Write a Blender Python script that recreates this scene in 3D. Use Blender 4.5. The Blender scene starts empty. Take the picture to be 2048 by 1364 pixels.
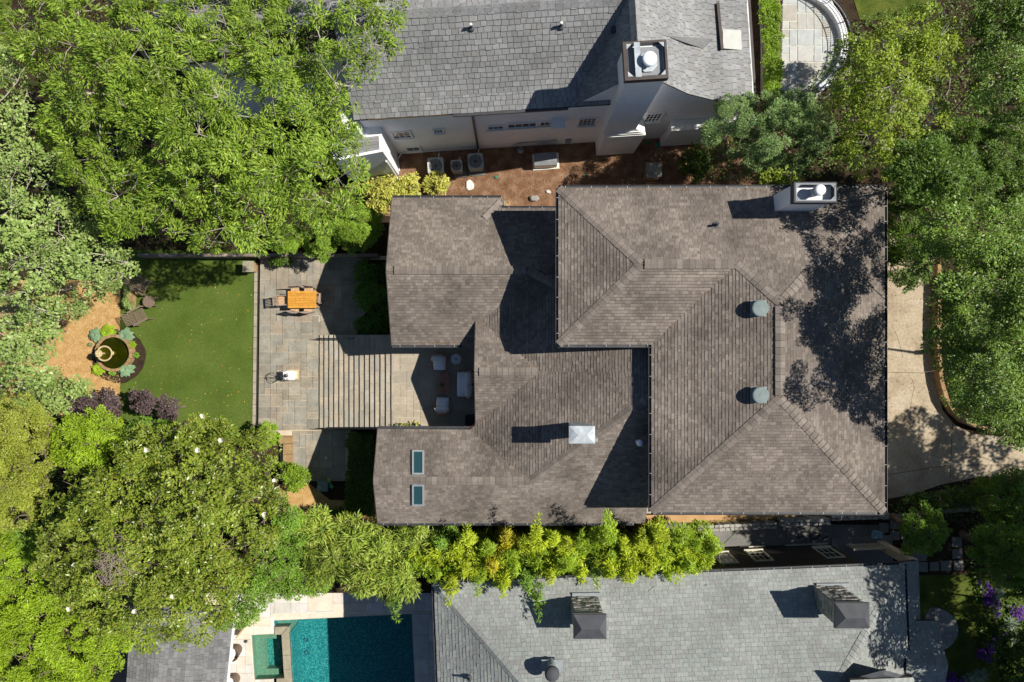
import bpy, math, random
import numpy as np
from mathutils import Vector, Matrix

# ------------------------------------------------------------------ camera, world, sun, exposure
SC = bpy.context.scene
COL = SC.collection
CAM_H = 35.0
S = 52.5 / 2048.0                      # metres per photo pixel at ground level
cam_d = bpy.data.cameras.new('camera'); cam_d.sensor_width = 36; cam_d.lens = 24
cam_d.clip_end = 2000; cam_d.clip_start = 0.5
cam = bpy.data.objects.new('camera', cam_d); COL.objects.link(cam)
cam.location = (0, 0, CAM_H); cam.rotation_euler = (0, 0, 0)
SC.camera = cam

SUN_COT, SUN_A = 0.889, math.radians(9)
sun_dir = Vector((-math.cos(SUN_A) * SUN_COT, -math.sin(SUN_A) * SUN_COT, -1)).normalized()
sun_el = math.asin(-sun_dir.z)
sd = bpy.data.lights.new('sun', 'SUN'); sd.energy = 5.0; sd.angle = math.radians(0.5); sd.color = (1, .95, .86)
so = bpy.data.objects.new('sun', sd); COL.objects.link(so)
so.rotation_euler = sun_dir.to_track_quat('-Z', 'Y').to_euler(); so.location = (30, 5, 40)

wd = bpy.data.worlds.new('World'); SC.world = wd; wd.use_nodes = True
wn = wd.node_tree
sky = wn.nodes.new('ShaderNodeTexSky'); sky.sky_type = 'NISHITA'; sky.sun_disc = False
sky.sun_elevation = sun_el
sky.ozone_density = 4.0; sky.dust_density = .4
sky.sun_rotation = math.atan2(-sun_dir.x, -sun_dir.y)
bg = wn.nodes['Background']; bg.inputs['Strength'].default_value = 0.052
wn.links.new(sky.outputs[0], bg.inputs['Color'])
SC.view_settings.view_transform = 'Standard'; SC.view_settings.look = 'None'
SC.view_settings.exposure = 0.42; SC.view_settings.gamma = 1.0
SC.view_settings.use_curve_mapping = False
SC.cycles.max_bounces = 6
SC.cycles.transparent_max_bounces = 12

RND = random.Random(7)
NPR = np.random.RandomState(5)
ORG = {}

def W(px, py, z=0.0):
    k = (CAM_H - z) / CAM_H * S
    return Vector(((px - 1024) * k, (682 - py) * k, z))

# ------------------------------------------------------------------ materials
def ramp(nt, cols):
    r = nt.nodes.new('ShaderNodeValToRGB'); e = r.color_ramp.elements
    while len(e) < len(cols): e.new(0.5)
    for i, c in enumerate(cols):
        e[i].position = i / max(1, len(cols) - 1); e[i].color = (*c, 1)
    return r

def M(name, cols, rough=.85, n1=None, n2=None, bump=None, island=False, spec=.3, metal=0., trans=0., speck=None, coat=0.):
    """procedural material: colour ramp driven by noise or by a value per piece, two layers of weathering, bump"""
    m = bpy.data.materials.new(name); m.use_nodes = True
    nt = m.node_tree; N = nt.nodes; L = nt.links
    b = N['Principled BSDF']
    b.inputs['Roughness'].default_value = rough; b.inputs['Metallic'].default_value = metal
    b.inputs['Specular IOR Level'].default_value = spec
    if coat: b.inputs['Coat Weight'].default_value = coat
    geo = N.new('ShaderNodeNewGeometry')
    def noise(sc, det=4):
        t = N.new('ShaderNodeTexNoise'); t.inputs['Scale'].default_value = sc; t.inputs['Detail'].default_value = det
        L.new(geo.outputs['Position'], t.inputs['Vector']); return t
    if isinstance(cols[0], (int, float)): cols = [cols]
    if island:
        oi = N.new('ShaderNodeObjectInfo')
        ad = N.new('ShaderNodeMath'); ad.operation = 'ADD'
        L.new(geo.outputs['Random Per Island'], ad.inputs[0]); L.new(oi.outputs['Random'], ad.inputs[1])
        fr = N.new('ShaderNodeMath'); fr.operation = 'FRACT'; L.new(ad.outputs[0], fr.inputs[0])
        drive = fr.outputs[0]
    else:
        drive = None
    if len(cols) == 1: cols = [cols[0], cols[0]]
    if drive is None:
        t = noise(n1[0] if n1 else 1.0, 6)
        mr = N.new('ShaderNodeMapRange'); mr.inputs[1].default_value = .3; mr.inputs[2].default_value = .7
        L.new(t.outputs['Fac'], mr.inputs[0]); drive = mr.outputs[0]
    r = ramp(nt, cols); L.new(drive, r.inputs[0]); col = r.outputs[0]
    for nn in ((n1 if island else None), n2):
        if nn:
            t = noise(nn[0]); mr = N.new('ShaderNodeMapRange')
            mr.inputs[1].default_value = .3; mr.inputs[2].default_value = .7
            mr.inputs[3].default_value = 1 - nn[1]; mr.inputs[4].default_value = 1 + nn[1] * .6
            L.new(t.outputs['Fac'], mr.inputs[0])
            mx = N.new('ShaderNodeMix'); mx.data_type = 'RGBA'; mx.blend_type = 'MULTIPLY'; mx.inputs[0].default_value = 1
            L.new(col, mx.inputs[6]); L.new(mr.outputs[0], mx.inputs[7]); col = mx.outputs[2]
    if speck:                                    # (scale, threshold, colour)
        t = N.new('ShaderNodeTexVoronoi'); t.inputs['Scale'].default_value = speck[0]
        L.new(geo.outputs['Position'], t.inputs['Vector'])
        sp = N.new('ShaderNodeSeparateColor'); L.new(t.outputs['Color'], sp.inputs[0])
        gt = N.new('ShaderNodeMath'); gt.operation = 'GREATER_THAN'; gt.inputs[1].default_value = speck[1]
        L.new(sp.outputs[0], gt.inputs[0])
        mx = N.new('ShaderNodeMix'); mx.data_type = 'RGBA'; L.new(gt.outputs[0], mx.inputs[0])
        L.new(col, mx.inputs[6]); mx.inputs[7].default_value = (*speck[2], 1); col = mx.outputs[2]
    L.new(col, b.inputs['Base Color'])
    if bump:
        t = noise(bump[0], 5); bp = N.new('ShaderNodeBump'); bp.inputs['Strength'].default_value = bump[1]
        bp.inputs['Distance'].default_value = bump[2] if len(bump) > 2 else .02
        L.new(t.outputs['Fac'], bp.inputs['Height']); L.new(bp.outputs[0], b.inputs['Normal'])
    if trans:
        tr = N.new('ShaderNodeBsdfTranslucent'); L.new(col, tr.inputs[0])
        ms = N.new('ShaderNodeMixShader'); ms.inputs[0].default_value = trans
        L.new(b.outputs[0], ms.inputs[1]); L.new(tr.outputs[0], ms.inputs[2])
        L.new(ms.outputs[0], N['Material Output'].inputs[0])
    return m

def water_mat(name, tint, rough=.03, wave=6):
    m = bpy.data.materials.new(name); m.use_nodes = True; nt = m.node_tree; N = nt.nodes; L = nt.links
    N.remove(N['Principled BSDF'])
    tb = N.new('ShaderNodeBsdfTransparent'); tb.inputs[0].default_value = (*tint, 1)
    gl = N.new('ShaderNodeBsdfGlossy'); gl.inputs['Roughness'].default_value = rough
    fr = N.new('ShaderNodeFresnel'); fr.inputs[0].default_value = 1.33
    t = N.new('ShaderNodeTexNoise'); t.inputs['Scale'].default_value = wave
    bp = N.new('ShaderNodeBump'); bp.inputs['Strength'].default_value = .25; bp.inputs['Distance'].default_value = .03
    g = N.new('ShaderNodeNewGeometry'); L.new(g.outputs['Position'], t.inputs['Vector'])
    L.new(t.outputs['Fac'], bp.inputs['Height']); L.new(bp.outputs[0], gl.inputs['Normal']); L.new(bp.outputs[0], fr.inputs['Normal'])
    ms = N.new('ShaderNodeMixShader'); L.new(fr.outputs[0], ms.inputs[0]); L.new(tb.outputs[0], ms.inputs[1]); L.new(gl.outputs[0], ms.inputs[2])
    L.new(ms.outputs[0], N['Material Output'].inputs[0]); return m

BR = dict(rough=.95, spec=.15, island=True)
m_shingle = M('brown_shingle', [(.148, .124, .106), (.175, .148, .128), (.196, .166, .143), (.240, .205, .178), (.165, .139, .120)], n1=(.5, .38), n2=(14, .14), bump=(60, .5, .006), **BR)
m_cap = M('brown_ridge_cap', [(.165, .14, .12), (.205, .174, .15), (.245, .21, .183)], n1=(3, .15), n2=(20, .15), **BR)
m_slate = M('grey_slate_shingle', [(.21, .212, .213), (.235, .237, .239), (.258, .26, .262), (.29, .292, .295), (.23, .224, .217), (.245, .25, .258)], n1=(.5, .2), n2=(9, .14), bump=(40, .5, .006), **BR)
m_green = M('green_grey_shingle', [(.235, .25, .24), (.27, .29, .275), (.305, .322, .305), (.25, .25, .246), (.28, .305, .285)], n1=(.4, .18), n2=(12, .15), bump=(60, .5, .006), **BR)
m_dark_sh = M('charcoal_shingle', [(.15, .15, .152), (.19, .19, .192), (.23, .23, .23)], n1=(.6, .15), n2=(10, .15), **BR)
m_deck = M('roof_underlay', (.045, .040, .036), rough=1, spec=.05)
m_gutter = M('dark_gutter', [(.035, .036, .04), (.06, .06, .065)], rough=.45, n1=(3, .2), spec=.5)
m_clip = M('gutter_clip', (.6, .6, .58), rough=.4, spec=.5)
m_fascia = M('painted_trim', [(.42, .40, .37), (.5, .48, .45)], rough=.6, n1=(2, .1))
m_wall = M('beige_render', [(.36, .32, .27), (.42, .38, .32)], n1=(1.2, .1), bump=(30, .2))
m_white = M('white_painted_brick', [(.76, .765, .79), (.83, .835, .85)], rough=.8, n1=(1.3, .1), n2=(9, .06), bump=(18, .35, .015))
m_whitetrim = M('white_trim', [(.72, .71, .68), (.78, .77, .74)], rough=.5, n1=(4, .1))
m_darkwall = M('dark_brown_siding', [(.045, .037, .03), (.065, .053, .043)], n1=(2, .1), bump=(40, .3))
m_brownmetal = M('brown_metal', [(.05, .038, .032), (.075, .058, .05)], rough=.45, n1=(3, .1), spec=.5)
m_galv = M('galvanised_metal', [(.30, .34, .37), (.42, .46, .49), (.55, .58, .60)], rough=.72, n1=(3.5, .2), n2=(1.1, .1), spec=.3)
m_steel = M('grey_steel', [(.20, .215, .23), (.27, .285, .30)], rough=.7, n1=(3, .1), spec=.3)
m_blackmetal = M('black_iron', (.015, .015, .016), rough=.5, spec=.4)
m_charcoal = M('charcoal_metal', [(.055, .058, .065), (.08, .084, .092)], rough=.7, n1=(2, .1), spec=.25)
m_vent = M('grey_green_paint', [(.15, .195, .195), (.20, .245, .24)], rough=.7, n1=(4, .15), n2=(12, .1), spec=.3)
m_whitemetal = M('white_metal', (.82, .83, .84), rough=.3, spec=.5)
m_glass = M('window_glass', (.012, .02, .024), rough=.06, spec=.8)
m_skyglass = M('skylight_glass', (.02, .06, .07), rough=.08, spec=.8)
m_lead = M('skylight_frame', [(.21, .235, .25), (.28, .30, .32)], rough=.7, n1=(5, .1), spec=.4)
m_osb = M('bare_sheathing', [(.45, .24, .09), (.58, .34, .14)], n1=(12, .2))
m_soil = M('soil', [(.028, .02, .014), (.055, .038, .025), (.04, .035, .016)], rough=1, n1=(1.6, .3), n2=(14, .35), bump=(18, .8, .06), spec=.05)
m_clay = M('red_clay_mulch', [(.16, .085, .048), (.24, .135, .08), (.33, .21, .135)], rough=1, n1=(2.2, .2), n2=(22, .4), bump=(25, .8, .05), spec=.05)
m_gold = M('tan_pine_mulch', [(.40, .235, .085), (.50, .31, .125), (.58, .39, .18)], rough=1, n1=(3, .15), n2=(26, .3), bump=(40, .8, .03), spec=.05)
m_chip = M('mulch_chip', [(.34, .19, .07), (.5, .31, .13), (.62, .44, .22)], island=True, rough=1, spec=.05)
m_turf = M('lawn_turf', [(.078, .122, .018), (.098, .148, .023), (.115, .162, .03)], rough=.9, n1=(.7, .2), n2=(24, .35), bump=(90, .9, .03), spec=.15)
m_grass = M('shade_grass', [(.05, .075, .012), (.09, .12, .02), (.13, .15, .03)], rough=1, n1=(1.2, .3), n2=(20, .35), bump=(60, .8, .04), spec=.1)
m_paver = M('bluestone_paver', [(.27, .235, .18), (.325, .275, .21), (.23, .215, .18), (.36, .31, .235), (.28, .265, .225), (.32, .26, .195)], island=True, n1=(1.8, .22), n2=(9, .16), bump=(26, .4, .01), rough=.9, spec=.2)
m_court = M('tan_flagstone', [(.36, .31, .235), (.40, .34, .26), (.31, .285, .235), (.43, .36, .275), (.35, .325, .275)], island=True, n1=(1.6, .15), n2=(8, .12), bump=(26, .3, .01), rough=.9, spec=.2)
m_joint = M('paver_joint', [(.50, .42, .30), (.58, .49, .36)], n1=(3, .2), rough=1)
m_flag = M('pale_bluestone', [(.42, .44, .43), (.47, .49, .475), (.40, .37, .32), (.50, .50, .475)], island=True, n1=(2, .12), n2=(9, .1), rough=.85)
m_flagjoint = M('pale_mortar', [(.6, .58, .5), (.68, .65, .56)], n1=(4, .1), rough=1)
m_conc = M('tan_concrete', [(.29, .225, .15), (.40, .325, .225), (.46, .39, .29)], n1=(.8, .2), n2=(7, .2), bump=(30, .3, .01), rough=.9)
m_concgrey = M('grey_concrete', [(.16, .155, .145), (.22, .21, .195)], n1=(1.2, .2), n2=(14, .15), rough=.9)
m_stone = M('field_stone', [(.26, .25, .225), (.36, .345, .31), (.43, .41, .37), (.30, .27, .23)], island=True, n1=(5, .2), n2=(16, .15), bump=(22, .6, .02), rough=.95)
m_brownstone = M('brown_stone', [(.30, .19, .09), (.38, .25, .125), (.26, .17, .085)], island=True, n1=(5, .2), n2=(16, .2), bump=(22, .6, .02), rough=.95)
m_trav = M('travertine', [(.62, .58, .52), (.74, .71, .66), (.70, .60, .47), (.56, .54, .50), (.68, .66, .62)], island=True, n1=(1.6, .12), n2=(7, .08), rough=.8)
m_coping = M('stone_coping', [(.30, .265, .19), (.36, .32, .24)], island=True, n1=(3, .15), n2=(12, .1), rough=.85)
m_plaster = M('pool_pebble_plaster', [(.018, .16, .18), (.03, .21, .23)], n1=(6, .2), n2=(24, .3), speck=(26, .70, (.12, .40, .37)), rough=.9)
m_spa = M('spa_tile', [(.19, .25, .20), (.25, .32, .255)], n1=(8, .2), n2=(30, .25), speck=(28, .75, (.24, .38, .30)), rough=.8)
m_poolwater = water_mat('pool_water', (.62, .90, .90))
m_pondwater = water_mat('pond_water', (.30, .34, .05), wave=9)
m_pondfloor = M('mossy_floor', [(.14, .13, .02), (.24, .22, .035)], n1=(3, .3), rough=1)
m_limestone = M('fountain_limestone', [(.45, .34, .17), (.58, .47, .27)], n1=(5, .2), n2=(20, .15), bump=(25, .4, .01))
m_teak = M('golden_teak', [(.56, .25, .035), (.64, .31, .05), (.48, .20, .03)], island=True, n1=(7, .2), n2=(22, .15), rough=.5, spec=.35)
m_silverteak = M('weathered_teak', [(.26, .20, .16), (.36, .28, .23), (.20, .155, .125)], island=True, n1=(8, .15), rough=.8)
m_seatteak = M('warm_teak', [(.50, .32, .18), (.56, .38, .23)], island=True, n1=(8, .15), rough=.7)
m_redwood = M('red_hardwood', [(.32, .14, .10), (.42, .19, .135), (.36, .16, .115)], island=True, n1=(9, .2), rough=.6)
m_cushion = M('white_cushion', [(.80, .81, .82), (.86, .87, .88)], n1=(5, .06), bump=(9, .3, .03), rough=.95)
m_marble = M('pale_marble', [(.55, .57, .58), (.66, .68, .69)], n1=(6, .1), rough=.4)
m_wicker = M('brown_wicker', [(.16, .115, .085), (.23, .17, .125)], island=True, n1=(14, .2), rough=.75)
m_greenlid = M('green_plastic', (.02, .20, .13), rough=.5)
m_bluebag = M('blue_plastic_sheet', [(.16, .32, .46), (.3, .48, .6)], n1=(8, .2), rough=.25, spec=.6)
m_pvc = M('white_pipe', (.62, .62, .58), rough=.5)
m_bark = M('grey_bark', [(.15, .115, .085), (.24, .19, .145)], n1=(5, .3), n2=(20, .2), bump=(20, .5), rough=1, spec=.1)
m_palebark = M('pale_bark', [(.34, .30, .24), (.46, .42, .35)], n1=(4, .2), rough=1, spec=.1)
m_culm = M('bamboo_culm', [(.16, .19, .05), (.26, .25, .09)], n1=(5, .2), rough=.6)
m_dead = M('dead_twigs', [(.22, .17, .14), (.33, .27, .23)], n1=(6, .2), rough=1)
m_petal = M('white_petal', [(.78, .77, .70), (.72, .66, .52)], island=True, rough=.7, trans=.2)
m_yellow = M('yellow_leaf', [(.62, .42, .03), (.5, .22, .05), (.55, .5, .25)], island=True, rough=.8)

def LM(name, cols, rough=.46, spec=.3, trans=.25, clump=(.55, .28)):
    return M(name, cols, rough=rough, spec=spec, trans=trans, island=True, n1=clump, n2=(2.5, .2))
lm = {
 'pecan': LM('pecan_leaf', [(.10, .20, .016), (.21, .34, .03), (.38, .49, .065), (.15, .27, .022)]),
 'sycamore': LM('sycamore_leaf', [(.18, .29, .055), (.28, .40, .095), (.42, .51, .17), (.23, .35, .07)], spec=.4),
 'feather': LM('feathery_leaf', [(.19, .33, .025), (.26, .42, .035), (.33, .48, .06)]),
 'variegated': LM('variegated_leaf', [(.58, .55, .08), (.68, .64, .16), (.32, .42, .04)]),
 'magnolia': LM('magnolia_leaf', [(.14, .23, .022), (.22, .32, .03), (.36, .43, .05), (.31, .33, .05), (.18, .28, .03)], rough=.36, spec=.42, trans=.3),
 'olive': LM('olive_leaf', [(.25, .31, .03), (.34, .40, .05), (.43, .46, .08)]),
 'lime': LM('lime_leaf', [(.22, .36, .018), (.31, .46, .022), (.40, .53, .035)]),
 'mid': LM('mid_green_leaf', [(.14, .27, .025), (.20, .35, .035), (.26, .41, .05)]),
 'purple': LM('purple_leaf', [(.075, .05, .05), (.115, .075, .078), (.17, .12, .12)], trans=.12),
 'bamboo': LM('bamboo_leaf', [(.22, .34, .035), (.32, .44, .055), (.46, .51, .085), (.19, .32, .04)], spec=.35),
 'plume': LM('plume_leaf', [(.36, .48, .015), (.46, .56, .02), (.56, .63, .04), (.30, .44, .02)], spec=.3),
 'gold': LM('golden_leaf', [(.56, .50, .02), (.66, .55, .03), (.50, .50, .03)], spec=.3),
 'conifer': LM('conifer_spray', [(.13, .25, .07), (.22, .35, .115), (.32, .43, .15), (.17, .29, .07)], trans=.3),
 'yellowgreen': LM('yellow_green_leaf', [(.19, .28, .018), (.28, .38, .026), (.37, .45, .04)], spec=.35),
 'dark': LM('dark_green_leaf', [(.075, .15, .018), (.11, .20, .022), (.17, .27, .03)], trans=.3),
 'oak': LM('oak_leaf', [(.09, .19, .022), (.135, .25, .032), (.21, .33, .045), (.30, .39, .05)], spec=.4),
 'hedge': LM('hedge_leaf', [(.18, .32, .016), (.26, .41, .024), (.34, .48, .035)], spec=.4),
 'hosta': LM('hosta_leaf', [(.20, .32, .18), (.26, .38, .22), (.18, .29, .16)], trans=.15),
 'violet': LM('violet_flower', [(.14, .045, .42), (.20, .055, .50), (.28, .05, .38)], trans=.2),
 'yucca': LM('blue_green_blade', [(.20, .28, .20), (.32, .40, .29), (.42, .48, .34)], trans=.1),
 'fern': LM('fern_leaf', [(.10, .22, .025), (.15, .29, .035)]),
}

# ------------------------------------------------------------------ mesh helpers
def link(o, parent=None):
    COL.objects.link(o)
    if parent is not None: o.parent = parent
    return o

def thing(name, label, cat, loc=(0, 0, 0), group=None, kind=None):
    o = bpy.data.objects.new(name, None); o.empty_display_size = .2
    o.location = loc; COL.objects.link(o); ORG[o] = Vector(loc)
    o['label'] = label; o['category'] = cat
    if group: o['group'] = group
    return o

def tag(o, label=None, cat=None, group=None, kind=None):
    if label: o['label'] = label
    if cat: o['category'] = cat
    if group: o['group'] = group
    if kind: o['kind'] = kind
    return o

class MB:
    def __init__(s): s.v = []; s.f = []
    def add(s, vs, fs):
        n = len(s.v); s.v.extend([tuple(v) for v in vs]); s.f.extend([tuple(i + n for i in f) for f in fs]); return s
    def prism(s, poly, z0, z1):
        n = len(poly)
        a = [(p[0], p[1], z0) for p in poly]; b = [(p[0], p[1], z1) for p in poly]
        ar = sum(poly[i][0] * poly[(i + 1) % n][1] - poly[(i + 1) % n][0] * poly[i][1] for i in range(n))
        idx = list(range(n)) if ar > 0 else list(range(n))[::-1]
        fs = [tuple(n + i for i in idx), tuple(idx[::-1])]
        for k in range(n):
            i, j = idx[k], idx[(k + 1) % n]; fs.append((i, j, n + j, n + i))
        return s.add(a + b, fs)
    def box(s, x0, y0, z0, x1, y1, z1):
        if x0 > x1: x0, x1 = x1, x0
        if y0 > y1: y0, y1 = y1, y0
        return s.prism([(x0, y0), (x1, y0), (x1, y1), (x0, y1)], z0, z1)
    def cbox(s, c, sx, sy, sz, rot=0.):
        ca, sa = math.cos(rot), math.sin(rot)
        p = [(c[0] + x * ca - y * sa, c[1] + x * sa + y * ca) for x, y in ((-sx / 2, -sy / 2), (sx / 2, -sy / 2), (sx / 2, sy / 2), (-sx / 2, sy / 2))]
        return s.prism(p, c[2] - sz / 2, c[2] + sz / 2)
    def slab(s, poly3, down):
        """extruded 3-D polygon"""
        n = len(poly3); d = Vector(down)
        a = [Vector(p) for p in poly3]; b = [p + d for p in a]
        fs = [tuple(range(n)), tuple(range(2 * n - 1, n - 1, -1))]
        for i in range(n):
            j = (i + 1) % n; fs.append((j, i, n + i, n + j))
        return s.add(a + b, fs)
    def bar(s, p, q, w, h, up=(0, 0, 1)):
        p, q = Vector(p), Vector(q); d = (q - p).normalized(); u = Vector(up)
        sd_ = d.cross(u)
        if sd_.length < 1e-4: sd_ = d.cross(Vector((1, 0, 0)))
        sd_.normalize(); u = sd_.cross(d).normalized()
        o = [sd_ * (w / 2) * a + u * (h / 2) * b for a, b in ((-1, -1), (1, -1), (1, 1), (-1, 1))]
        return s.add([p + x for x in o] + [q + x for x in o], [(0, 1, 2, 3), (7, 6, 5, 4), (0, 4, 5, 1), (1, 5, 6, 2), (2, 6, 7, 3), (3, 7, 4, 0)])
    def tube(s, pts, r, n=6, closed=False):
        pts = [Vector(p) for p in pts]; k = len(pts)
        rs = r if isinstance(r, (list, tuple)) else [r] * k
        vs = []
        for i, p in enumerate(pts):
            if closed: d = pts[(i + 1) % k] - pts[i - 1]
            else: d = pts[min(i + 1, k - 1)] - pts[max(i - 1, 0)]
            d = d.normalized() if d.length > 1e-9 else Vector((0, 0, 1))
            a = d.cross(Vector((0, 0, 1)))
            if a.length < 1e-3: a = d.cross(Vector((0, 1, 0)))
            a.normalize(); b = d.cross(a)
            for j in range(n):
                t = 2 * math.pi * j / n; vs.append(p + a * math.cos(t) * rs[i] + b * math.sin(t) * rs[i])
        fs = []
        for i in range(k if closed else k - 1):
            i2 = (i + 1) % k
            for j in range(n):
                fs.append((i * n + j, i * n + (j + 1) % n, i2 * n + (j + 1) % n, i2 * n + j))
        if not closed: fs += [tuple(range(n - 1, -1, -1)), tuple(range((k - 1) * n, k * n))]
        return s.add(vs, fs)
    def lathe(s, prof, c, n=24):
        vs = []; k = len(prof)
        for r, z in prof:
            for j in range(n):
                t = 2 * math.pi * j / n; vs.append((c[0] + r * math.cos(t), c[1] + r * math.sin(t), c[2] + z))
        fs = []
        for i in range(k - 1):
            for j in range(n): fs.append((i * n + j, i * n + (j + 1) % n, (i + 1) * n + (j + 1) % n, (i + 1) * n + j))
        fs += [tuple(range(n - 1, -1, -1)), tuple(range((k - 1) * n, k * n))]
        return s.add(vs, fs)
    def build(s, name, mat, parent=None, smooth=False, kind=None):
        me = bpy.data.meshes.new(name)
        if parent is not None: o0 = ORG[parent]
        else:
            xs = [v[0] for v in s.v]; ys = [v[1] for v in s.v]; zs = [v[2] for v in s.v]
            o0 = Vector(((min(xs) + max(xs)) / 2, (min(ys) + max(ys)) / 2, min(zs)))
        me.from_pydata([(v[0] - o0[0], v[1] - o0[1], v[2] - o0[2]) for v in s.v], [], s.f)
        me.materials.append(mat)
        if smooth: me.polygons.foreach_set('use_smooth', [True] * len(me.polygons))
        me.update()
        o = bpy.data.objects.new(name, me); ORG[o] = o0.copy()
        if parent is None: o.location = o0
        link(o, parent)
        if kind: o['kind'] = kind
        return o

def shared(name, mesh, parent, mtx):
    """one more object on shared mesh data, placed by a world matrix under an unrotated parent"""
    o = bpy.data.objects.new(name, mesh); link(o, parent)
    m = mtx.copy(); m.translation = m.translation - ORG[parent]
    o.matrix_local = m
    return o

def copy_tree(o, parent=None):
    c = o.copy(); COL.objects.link(c)
    if parent is not None: c.parent = parent
    ORG[c] = ORG.get(o, Vector())
    for ch in list(o.children): copy_tree(ch, c)
    return c

def pxpoly(pts, z): return [W(x, y, z)[:2] for x, y in pts]

def sheet(name, pts, z, mat, kind='structure', thick=None):
    b = MB()
    p = pxpoly(pts, z)
    if thick: b.prism(p, z - thick, z)
    else:
        ar = sum(p[i][0] * p[(i + 1) % len(p)][1] - p[(i + 1) % len(p)][0] * p[i][1] for i in range(len(p)))
        if ar < 0: p = p[::-1]
        b.add([(x, y, z) for x, y in p], [tuple(range(len(p)))])
    o = b.build(name, mat)
    if kind: o['kind'] = kind
    return o

# ------------------------------------------------------------------ shingles
def clip(sub, poly):
    out = sub
    n = len(poly)
    for i in range(n):
        ax, ay = poly[i]; bx, by = poly[(i + 1) % n]
        inp = out; out = []
        if not inp: return []
        def side(p): return (bx - ax) * (p[1] - ay) - (by - ay) * (p[0] - ax)
        for k in range(len(inp)):
            p, q = inp[k - 1], inp[k]; sp, sq = side(p), side(q)
            if sq >= 0:
                if sp < 0: t = sp / (sp - sq); out.append((p[0] + (q[0] - p[0]) * t, p[1] + (q[1] - p[1]) * t))
                out.append(q)
            elif sp >= 0:
                t = sp / (sp - sq); out.append((p[0] + (q[0] - p[0]) * t, p[1] + (q[1] - p[1]) * t))
    return out

def plane_frame(poly):
    p = [Vector(q) for q in poly]
    n = Vector((0, 0, 0))
    for i in range(len(p)):
        a, b = p[i], p[(i + 1) % len(p)]; n += a.cross(b)
    if n.z < 0: n = -n; p = p[::-1]
    n.normalize()
    v = Vector((0, 0, 1)) - n * n.z; v.normalize()
    u = v.cross(n).normalized()
    return p, u, v, n

def shingle_plane(mb, poly, e, wr, t, gap, rng, laminated=False, pieces=None, maxp=0, eave=None, wob=0., top=.985):
    """tabs course by course over a convex roof plane; full tabs may be handed back as single pieces"""
    p, u, v, n = plane_frame(poly)
    O = Vector(eave) if eave is not None else min(p, key=lambda q: q.dot(v))
    ab = [((q - O).dot(u), (q - O).dot(v)) for q in p]
    ar = sum(ab[i][0] * ab[(i + 1) % len(ab)][1] - ab[(i + 1) % len(ab)][0] * ab[i][1] for i in range(len(ab)))
    if ar < 0: ab = ab[::-1]
    amin = min(a for a, b in ab); amax = max(a for a, b in ab); bmin = min(b for a, b in ab); bmax = max(b for a, b in ab)
    r0 = int(math.floor(bmin / e))
    for r in range(r0, int(bmax / e) + 1):
        b0 = r * e; a = amin - rng.random() * wr[1]
        while a < amax:
            w = wr[0] + rng.random() * (wr[1] - wr[0])
            if pieces is not None: w = wr[0] + round(rng.random() * 4) / 4 * (wr[1] - wr[0])
            j = (rng.random() - .5) * wob
            q = [(a + gap / 2, b0 - j), (a + w - gap / 2, b0 - j), (a + w - gap / 2, b0 + e * top), (a + gap / 2, b0 + e * top)]
            c = clip(q, ab)
            th = t * (rng.uniform(.75, 1.25) if not laminated else (1.25 if rng.random() < .55 else .55))
            full = len(c) == 4 and abs((c[1][0] - c[0][0])) > 0 and all(abs(c[k][0] - q[k][0]) < 1e-6 and abs(c[k][1] - q[k][1]) < 1e-6 for k in range(4)) if len(c) == 4 else False
            if len(c) >= 3:
                if pieces is not None and full and len(pieces) < maxp:
                    M4 = Matrix((u, v, n)).transposed().to_4x4(); M4.translation = O + u * (a + w / 2) + v * (b0 - j)
                    pieces.append((round(w, 3), M4))
                else:
                    tp = [O + u * x + v * y + n * (.004 + th * max(0, (1 - (y - b0) / e))) for x, y in c]
                    bot = [O + u * x + v * y - n * .004 for x, y in c]
                    k = len(c)
                    fs = [tuple(range(k))] + [((i + 1) % k, i, k + i, k + (i + 1) % k) for i in range(k)]
                    mb.add(tp + bot, fs)
            a += w

_tabs = {}
def tab_mesh(w, e, t, gap, mat):
    key = (w, e, t, mat.name)
    if key in _tabs: return _tabs[key]
    x = w / 2 - gap / 2
    vs = [(-x, 0, .004 + t), (x, 0, .004 + t), (x, e * .985, .004), (-x, e * .985, .004), (-x, 0, -.004), (x, 0, -.004), (x, e * .985, -.004), (-x, e * .985, -.004)]
    me = bpy.data.meshes.new('shingle'); me.from_pydata(vs, [], [(0, 1, 2, 3), (1, 0, 4, 5), (2, 1, 5, 6), (3, 2, 6, 7), (0, 3, 7, 4)])
    me.materials.append(mat); _tabs[key] = me; return me

def roof(parent, planes, mat, e, wr, t, gap, seed, laminated=False, n_single=0, order=None, name='roof', thick=.16, wob=0., top=.985):
    """roof deck (part), shingles on it (sub-parts and one joined rest)"""
    rng = random.Random(seed)
    dk = MB()
    for pl in planes:
        p, u, v, n = plane_frame(pl)
        dk.slab(p, (0, 0, -thick))
    deck = dk.build(name, m_deck, parent)
    mb = MB(); pieces = [] if n_single else None
    idx = order if order else range(len(planes))
    for i in idx:
        north = plane_frame(planes[i])[3].y > .12  # other slopes show more dark underlay, standing in for shaded butt edges
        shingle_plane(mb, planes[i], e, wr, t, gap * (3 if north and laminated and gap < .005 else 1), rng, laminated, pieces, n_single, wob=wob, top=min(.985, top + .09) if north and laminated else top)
    o = mb.build('shingles', mat, deck, kind='stuff')
    if pieces:
        for w, m4 in pieces: shared('shingle', tab_mesh(w, e, t, gap, mat), deck, m4)
    return deck

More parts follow.
